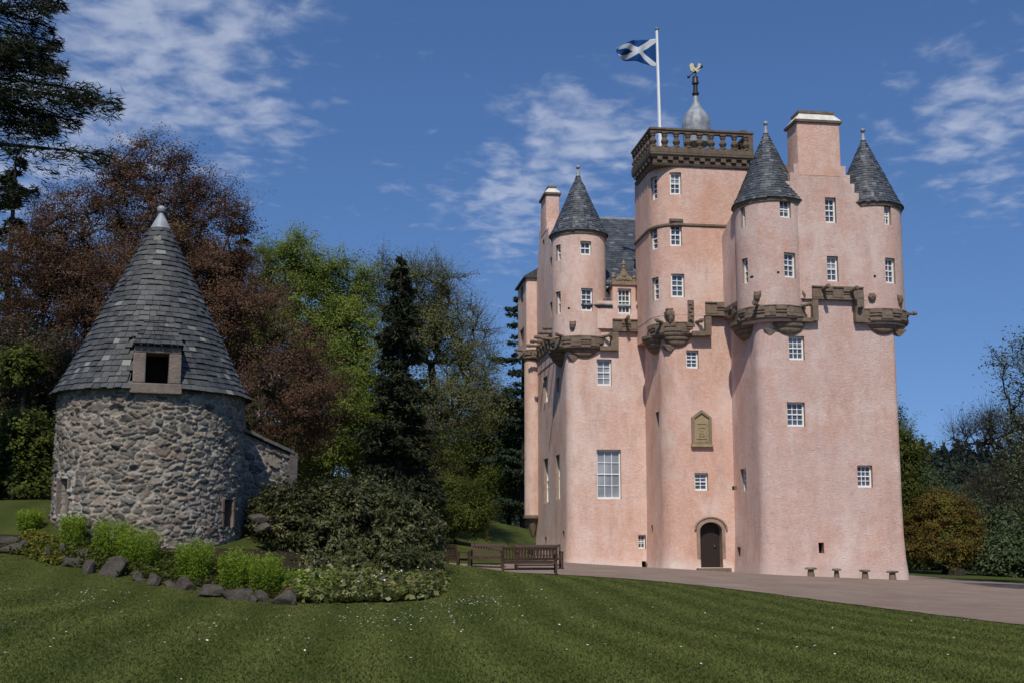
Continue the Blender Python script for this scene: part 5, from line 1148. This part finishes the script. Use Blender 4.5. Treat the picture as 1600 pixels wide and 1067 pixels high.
# --- shrubs
def shrub(name, label, px, Y, bl, n, per, sz, mt, sg, seed, group=None, **kw):
    kw.setdefault('low', .02); kw.setdefault('r_base', .09); kw.setdefault('twigs', 4)
    return tree(name, label, 'shrub', foot(px, Y), [blob(a, b, Y + dy, c, d, dp) for a, b, c, d, dy, dp in bl], n, per, sz, LEAF[mt], BARK_D, seed, sg, .8, .010, bias=.35, group=group, trunk_to=.3, **kw)
shrub('rhododendron_bush', 'large dark rhododendron bush between the round tower and the benches', 550, 29.8, [(470, 830, 80, 56, 0, .8), (560, 826, 85, 60, 0, .8), (632, 845, 56, 62, -.3, .9), (440, 800, 42, 38, .3, .8), (520, 800, 60, 48, .8, .8), (600, 890, 80, 35, -1.1, .7), (510, 897, 75, 32, -1.3, .7), (450, 880, 40, 34, -.6, .8)], 1150, 62, .13, 'rhodo', .20, 41, low=-.55, aspect=.36, up=.3, clump=.15)
shrub('rhododendron_bush', 'smaller pale topped rhododendron poking up behind the large dark one', 560, 34, [(560, 782, 40, 26, 0, .8), (590, 800, 40, 28, 0, .8)], 160, 60, .15, 'rhodo', .25, 42, aspect=.36)
shrub('green_shrub', 'loose yellow green shrub at the foot of the grassy hill', 712, 66, [(705, 792, 48, 40, 0, .8), (738, 808, 27, 24, 0, .8), (690, 812, 36, 22, -1, .8)], 380, 150, .11, 'wood', .5, 43)
shrub('blossom_shrub', 'shrub with pink blossom at the left edge behind the round tower', 50, 37, [(40, 600, 70, 70, 0, .8), (100, 570, 45, 45, 0, .8), (20, 540, 40, 40, 1, .8), (60, 660, 60, 40, 0, .8)], 300, 70, .11, 'pink', .4, 44, r_base=.12)
shrub('blossom_shrub', 'sprig of pink blossom showing between the slate cone and the rubble wall', 395, 34, [(392, 655, 22, 18, 0, .8), (425, 600, 25, 30, 2, .8)], 50, 40, .11, 'pink', .25, 45, r_base=.05)
shrub('green_shrub', 'small bright green shrub among the pink blossom', 32, 35.5, [(32, 578, 30, 24, 0, .8)], 80, 70, .13, 'yellow', .25, 46)
shrub('hedge_bush', 'dark evergreen bush at the left edge beside the round tower', 25, 33.5, [(10, 740, 60, 75, 0, .8), (55, 760, 35, 60, 0, .8), (30, 690, 50, 40, 0, .8), (20, 800, 60, 30, -.5, .8)], 480, 75, .12, 'wood', .30, 47)
G_F = 'feathery green plants in the rock edged bed'
for k, (lab, px, top, bot, hw_, Y) in enumerate((('small feathery tuft in front of the slit window of the round tower', 113, 797, 850, 17, 26.6), ('left half of the wide feathery clump, above the biggest boulder', 172, 803, 872, 26, 26.2), ('right half of the wide feathery clump, touching the round tower', 218, 815, 884, 30, 25.9), ('upright feathery bush above the jagged rock', 303, 834, 902, 26, 25.6), ('narrow feathery bush with yellow flowers at its foot', 367, 852, 914, 23, 25.3), ('feathery bush at the right end of the rock edging', 414, 856, 918, 24, 25.2), ('small green tuft by the slabs at the far left', 46, 792, 835, 16, 27.5))):
    rs = np.random.RandomState(70 + k); b = ground_at(px, bot) if False else at(px, bot, Y); root = tag(empty('fennel_plant', (b.x, b.y, gz(b.x, b.y) - .02)), lab, 'plant', G_F); H = at(px, top, Y).z - gz(b.x, b.y); rad = hw_ * Y / F * 1.12; ns = 80
    st = np.stack([rs.uniform(-1, 1, ns), rs.uniform(-1, 1, ns)], 1); st /= np.maximum(1, np.linalg.norm(st, axis=1, keepdims=True)); hh = H * rs.uniform(.72, 1.04, ns) * (1 - .18 * np.linalg.norm(st, axis=1)); P0 = np.concatenate([st * rad * .65, np.full((ns, 1), -.02)], 1); tipv = np.concatenate([st * rad * .95, hh[:, None]], 1)
    V, f = twig_mesh(P0, tipv - P0, np.linalg.norm(tipv - P0, axis=1), .006); np_mesh('stem', V, f, LEAF['fennel'], root, None, {'tone': np.full(len(V), .2)})
    m = 5200; q = rs.randint(0, ns, m); t = rs.uniform(.12, 1.02, m); c = P0[q] + (tipv - P0)[q] * t[:, None] + rs.normal(0, .045, (m, 3)); V, f = leaf_quads(c, .075, rs, .2, .22); np_mesh('foliage', V, f, LEAF['fennel'], root, None, {'tone': np.repeat(np.clip(.35 + .35 * t + rs.normal(0, .2, m), 0, 1), 4)})
# --- right side
tree('broadleaf_tree', 'green tree half hidden behind the right corner of the castle', 'tree', foot(1405, 78), [blob(1408, 715, 78, 24, 42), blob(1396, 675, 78, 14, 36), blob(1410, 790, 78, 26, 55), blob(1432, 714, 78, 12, 14)], 260, 140, .16, LEAF['wood'], BARK_D, 61, .7, .6, r_base=.3)
tree('maple_tree', 'round crowned maple with bronze and yellow leaves right of the castle', 'tree', foot(1473, 76), [blob(1473, 818, 76, 46, 36), blob(1450, 835, 76, 30, 28), blob(1500, 838, 76, 28, 26), blob(1468, 800, 76, 26, 20), blob(1440, 858, 76, 22, 18), blob(1505, 862, 76, 26, 16), blob(1475, 855, 75, 40, 18)], 460, 170, .14, LEAF['maple'], BARK_D, 62, .55, .55, r_base=.28, trunk_to=.45)
tree('lime_tree', 'tall grey green tree leaning in at the right edge with pale new leaves', 'tree', foot(1700, 46), [blob(1600, 575, 46, 42, 42), blob(1590, 640, 46, 30, 35), blob(1600, 720, 46, 40, 50), blob(1640, 620, 46, 60, 90), blob(1620, 790, 46, 45, 45), blob(1690, 560, 47, 80, 110)], 280, 42, .13, LEAF['dusk'], BARK_D, 63, .55, .6, r_tip=.014, r_base=.4, bias=.4, twigs=7)
tree('bare_tree', 'nearly leafless tree spreading fine dark twigs below the right edge foliage', 'tree', foot(1625, 60), [blob(1522, 680, 60, 34, 18), blob(1560, 668, 60, 36, 22), blob(1590, 735, 60, 36, 36), blob(1555, 765, 60, 40, 22), blob(1620, 690, 60, 40, 50)], 300, 8, .14, LEAF['dusk'], BARK_D, 64, .75, .6, r_tip=.017, r_base=.35, twigs=11, rise=.1)
for k, (lab, px, Y, bl, mt) in enumerate((('dark tree behind the path at the right edge', 1580, 88, [(1585, 830, 50, 45), (1610, 790, 50, 50)], 'dusk'), ('dark green tree between the maple and the right edge', 1540, 105, [(1545, 830, 35, 40), (1520, 800, 30, 30)], 'dusk'), ('distant dark round tree behind the bronze maple', 1440, 130, [(1442, 760, 28, 24), (1430, 790, 40, 40)], 'dusk'), ('dark bush mass under the trees at the right edge', 1600, 75, [(1605, 870, 50, 30), (1570, 878, 30, 18)], 'dusk'))):
    tree('broadleaf_tree', lab, 'tree', foot(px, Y), [blob(a, b, Y, c, d) for a, b, c, d in bl], 220, 85, .26, LEAF[mt], BARK_D, 80 + k, .8, .6, r_base=.25, group='trees beyond the path at the right')
shrub('hedge_bush', 'low dark hedge under the bronze maple', 1450, 84, [(1430, 872, 22, 16, 0, .8), (1465, 875, 30, 14, 0, .8), (1510, 876, 34, 14, 0, .8)], 240, 70, .2, 'dusk', .4, 65)
p = foot(1490, 74); root = tag(empty('tree_stump', p), 'small dark stump on the grass right of the bronze maple', 'stump'); mb = MB(); rs = random.Random(2); mb.rings([[(r * rs.uniform(.85, 1.15) * math.cos(a), r * rs.uniform(.85, 1.15) * math.sin(a), z) for a in np.linspace(0, 2 * math.pi, 13)[:-1]] for r, z in ((.6, -.1), (.5, .15), (.45, .42), (.1, .45))]); mb.build('stump', BARK_D, root, 50)
# --- far hill with a conifer wood
def far_wood():
    xs = np.linspace(-420, 620, 120); ys = np.linspace(230, 520, 40); X, Y = np.meshgrid(xs, ys); e = np.clip((Y - 230) / 150, 0, 1); e = e * e * (3 - 2 * e); Z = -9 + e * (24 + 4 * np.sin(X / 60) + 3 * np.sin(X / 23 + 1)) ; n, m = len(xs), len(ys); i = np.arange(n * m).reshape(m, n); f = np.stack([i[:-1, :-1], i[:-1, 1:], i[1:, 1:], i[1:, :-1]], -1).reshape(-1, 4)
    hm = plain('far_woodland_floor', (.030, .042, .030), .95, .1, .4, .05); tag(np_mesh('hills', np.stack([X, Y, Z], -1).reshape(-1, 3), f, hm, None, 180), kind='structure')
    rs = np.random.RandomState(9); N = 2600; x = np.where(rs.rand(N) < .5, rs.uniform(100, 330, N), rs.uniform(-300, 150, N)); y = rs.uniform(250, 420, N); e = np.clip((y - 230) / 150, 0, 1); e = e * e * (3 - 2 * e); z = -9 + e * (24 + 4 * np.sin(x / 60) + 3 * np.sin(x / 23 + 1)); V = []; Fc = []; T = []; o = 0
    con = rs.rand(N) < .45; h = np.where(con, rs.uniform(6, 12, N), rs.uniform(5, 8, N))
    cen = []; tn = []; sz = []
    for k in range(N):
        m = 46; t = rs.uniform(0, 1, m); r = (h[k] * .24 * (1 - t) + .15) if con[k] else h[k] * .45 * np.sqrt(np.clip(1 - (2 * t - 1) ** 2, 0, 1)) + .1; a = rs.uniform(0, 6.283, m); cen.append(np.stack([x[k] + r * np.cos(a), y[k] + r * np.sin(a), z[k] + h[k] * t], 1)); tn.append(np.clip((.25 if con[k] else .7) + rs.normal(0, .15, m), 0, 1))
    cen = np.concatenate(cen); tn = np.concatenate(tn); V, f = leaf_quads(cen, 1.7, rs, .3, .7)
    fm = leaf_mat('far_wood_leaves', [(0, (.022, .034, .030)), (.5, (.036, .050, .036)), (1, (.060, .074, .045))], .2); tag(np_mesh('far_wood', V, f, fm, None, None, {'tone': np.repeat(tn, 4)}), 'distant mixed wood covering the hill on the skyline', 'wood', kind='stuff')
far_wood()
# --- planted bed, border, daisies, grass
def bed_mat():
    m = Mat('bed_soil', .95, .1); m.color(m.mix(m.rng(m.noise(6, 5, .7), .3, .7), (.018, .014, .009), (.045, .035, .022))); m.bump(m.noise(14, 5, .7), .9, .06); return m.m
fr_l = [ground_at(a, b) for a, b in ((-20, 862), (60, 870), (140, 888), (215, 902), (300, 916), (380, 929), (455, 939), (520, 942), (600, 941), (660, 938), (688, 930))]
bk_l = [ground_at(a, b) for a, b in ((-20, 835), (60, 840), (110, 842))] + [Vector((DX - .5, DY - RD - .1, 0)), Vector((DX + 1.5, DY - RD + .4, 0))] + [Vector(foot(410, 28.5)), Vector(foot(480, 31)), Vector(foot(600, 31)), Vector(foot(692, 28.6))]
tag(strip_mesh('flower_bed', fr_l, bk_l, bed_mat(), 120, .03, 24), kind='structure')
def scatter(name, label, cat, poly_pts, n, size, mt, seed, hgt=(.02, .22), aspect=.7, up=.6, rad=.12, per=9):
    rs = np.random.RandomState(seed); A = np.array([(p.x, p.y) for p in poly_pts[0]]); B = np.array([(p.x, p.y) for p in poly_pts[1]]); q = np.linspace(0, 1, 12); A, B = [np.stack([np.interp(q, np.linspace(0, 1, len(Z_)), Z_[:, k_]) for k_ in (0, 1)], 1) for Z_ in (A, B)]; t = rs.uniform(0, 1, n) * (len(A) - 1); i = np.minimum(t.astype(int), len(A) - 2); fr = (t - i)[:, None]; a = A[i] * (1 - fr) + A[i + 1] * fr; b = B[i] * (1 - fr) + B[i + 1] * fr; s = rs.uniform(0, 1, n)[:, None]; xy = a * (1 - s) + b * s
    xy = np.repeat(xy, per, 0) + rs.normal(0, rad, (n * per, 2)); h = np.repeat(rs.uniform(.5, 1, n), per) * rs.uniform(*hgt, n * per); z = ground_np(xy[:, 0], xy[:, 1]) + .03 + h; cen = np.concatenate([xy, z[:, None]], 1); V, f = leaf_quads(cen, size, rs, up, aspect); tone = np.clip(rs.normal(.45, .25, len(cen)), 0, 1)
    return tag(np_mesh(name, V, f, LEAF[mt], None, None, {'tone': np.repeat(tone, 4)}), label, cat, kind='stuff')
E = lambda pts, Y=None: [ground_at(a, b) for a, b in pts]
scatter('border_plants', 'broad leaved border plants along the foot of the rhododendron', 'plants', (E(((455, 940), (520, 943), (600, 941), (660, 937), (688, 925))), E(((430, 905), (520, 898), (600, 896), (655, 895), (685, 892)))), 760, .17, 'ground', 1, (.03, .24), .75, .7, .10, 9)
scatter('border_plants', 'leafy low plants between the last rocks and the rhododendron', 'plants', (E(((430, 925), (470, 935), (520, 930))), E(((420, 900), (470, 905), (530, 905)))), 200, .12, 'fennel', 2, (.02, .30), .4, .3, .10, 9)
scatter('ground_cover', 'yellow green creeper spilling over the rocks at the left', 'plants', (E(((36, 868), (70, 878), (95, 886))), E(((40, 836), (75, 842), (100, 850)))), 170, .09, 'ivy', 3, (.02, .16), .7, .7, .09, 9)
scatter('ground_cover', 'low mixed greenery filling the bed behind the rocks', 'plants', (E(((0, 864), (120, 884), (200, 900), (300, 918), (430, 935))), E(((110, 846), (190, 862), (300, 875), (420, 892)))), 900, .085, 'wood', 4, (.0, .20), .6, .6, .12, 9)
scatter('yellow_flowers', 'small yellow flowers at the foot of the feathery plants', 'flowers', (E(((340, 914), (380, 920))), E(((340, 906), (385, 912)))), 26, .06, 'gold', 5, (.05, .16), .9, 1.0, .06, 4)
scatter('white_flowers', 'small white flowers dotted among the border plants', 'flowers', (E(((420, 915), (530, 930), (680, 915))), E(((410, 895), (530, 912), (670, 905)))), 60, .055, 'white', 6, (.2, .36), .9, 1.0, .05, 2)
def daisies():
    rs = np.random.RandomState(21); c = []
    for (px, py, sx, sy, n) in ((150, 920, 50, 12, 70), (600, 968, 60, 9, 90), (740, 943, 35, 5, 90), (20, 882, 20, 4, 26), (560, 985, 150, 30, 60), (700, 965, 120, 12, 80), (900, 980, 300, 40, 60), (1250, 1010, 250, 30, 40), (760, 925, 80, 10, 60), (250, 1000, 200, 40, 50)):
        for _ in range(n):
            a, b = px + rs.normal(0, sx), py + rs.normal(0, sy)
            if b < 905 or b > 1120 or (a < 470 and b < 880 + a * .15): continue
            d = ray(a, b); Y = 14.
            for _k in range(25): Y = (gz(d.x / d.y * Y, Y) - CAMZ) / (d.z / d.y) * .5 + Y * .5
            if 11 < Y < 40: c.append((d.x / d.y * Y, Y, gz(d.x / d.y * Y, Y) + .055))
    c = np.array(c); V, f = leaf_quads(c, .036, rs, 2.5, .95); tag(np_mesh('daisies', V, f, LEAF['white'], None, None, {'tone': np.full(len(V), .5)}), 'tiny white daisies scattered over the mown lawn', 'flowers', kind='stuff')
daisies()
def grass():
    rs = np.random.RandomState(31); N = 520000; d = 10.5 * np.exp(rs.uniform(0, 1, N) * math.log(44 / 10.5)); a = rs.uniform(-.56, .56, N); x = d * np.sin(a); y = d * np.cos(a)
    fl = np.array([(p.x, p.y) for p in fr_l]); ok = y < np.interp(x, fl[:, 0], fl[:, 1], left=fl[0, 1], right=60) - .05
    ne = np.array([(p.x, p.y) for p in near_edge]); ok &= y < np.interp(x, ne[:, 0], ne[:, 1]) + rs.normal(0, .07, N); x, y, d = x[ok], y[ok], d[ok]; n = len(x); z = ground_np(x, y); h = rs.uniform(.010, .030, n); t = rs.uniform(0, 6.283, n); w_ = .0035 + .00026 * d
    ln = rs.normal(0, .022, (n, 2)); p = np.stack([x, y, z], 1); u = np.stack([np.cos(t), np.sin(t), np.zeros(n)], 1) * w_[:, None]; V = np.stack([p - u, p + u, p + np.stack([ln[:, 0], ln[:, 1], h], 1)], 1).reshape(-1, 3)
    m = Mat('grass_blades', .85, .1); sep = m.N.new('ShaderNodeSeparateXYZ'); m.L.new(m.tc.outputs['Object'], sep.inputs[0]); wob = m.math('MULTIPLY', m.noise(.12, 2), 3.0); ph = m.math('ADD', m.math('ADD', m.math('MULTIPLY', sep.outputs[0], 4.4), m.math('MULTIPLY', sep.outputs[1], .55)), wob); st = m.rng(m.math('SINE', ph, 0.0), -1, 1)
    c = m.ramp(m.attr('tone'), [(0, (.050, .066, .013)), (.6, (.072, .088, .019)), (.95, (.095, .105, .026)), (1, (.16, .14, .05))]); c = m.mix(m.math('MULTIPLY', st, .75), c, (.135, .152, .040)); c = m.mix(m.rng(m.noise(.35, 6, .65), .35, .68, .4, 0), c, (.050, .074, .016)); c = m.mix(m.rng(m.noise(.8, 6, .75), .54, .72, 0, .5), c, (.15, .13, .05)); m.color(c)
    tag(np_mesh('grass', V, np.arange(3 * n).reshape(n, 3), m.m, None, None, {'tone': np.repeat(rs.uniform(0, 1, n), 3)}), 'short mown grass blades in the foreground of the lawn', 'grass', kind='stuff')
grass()
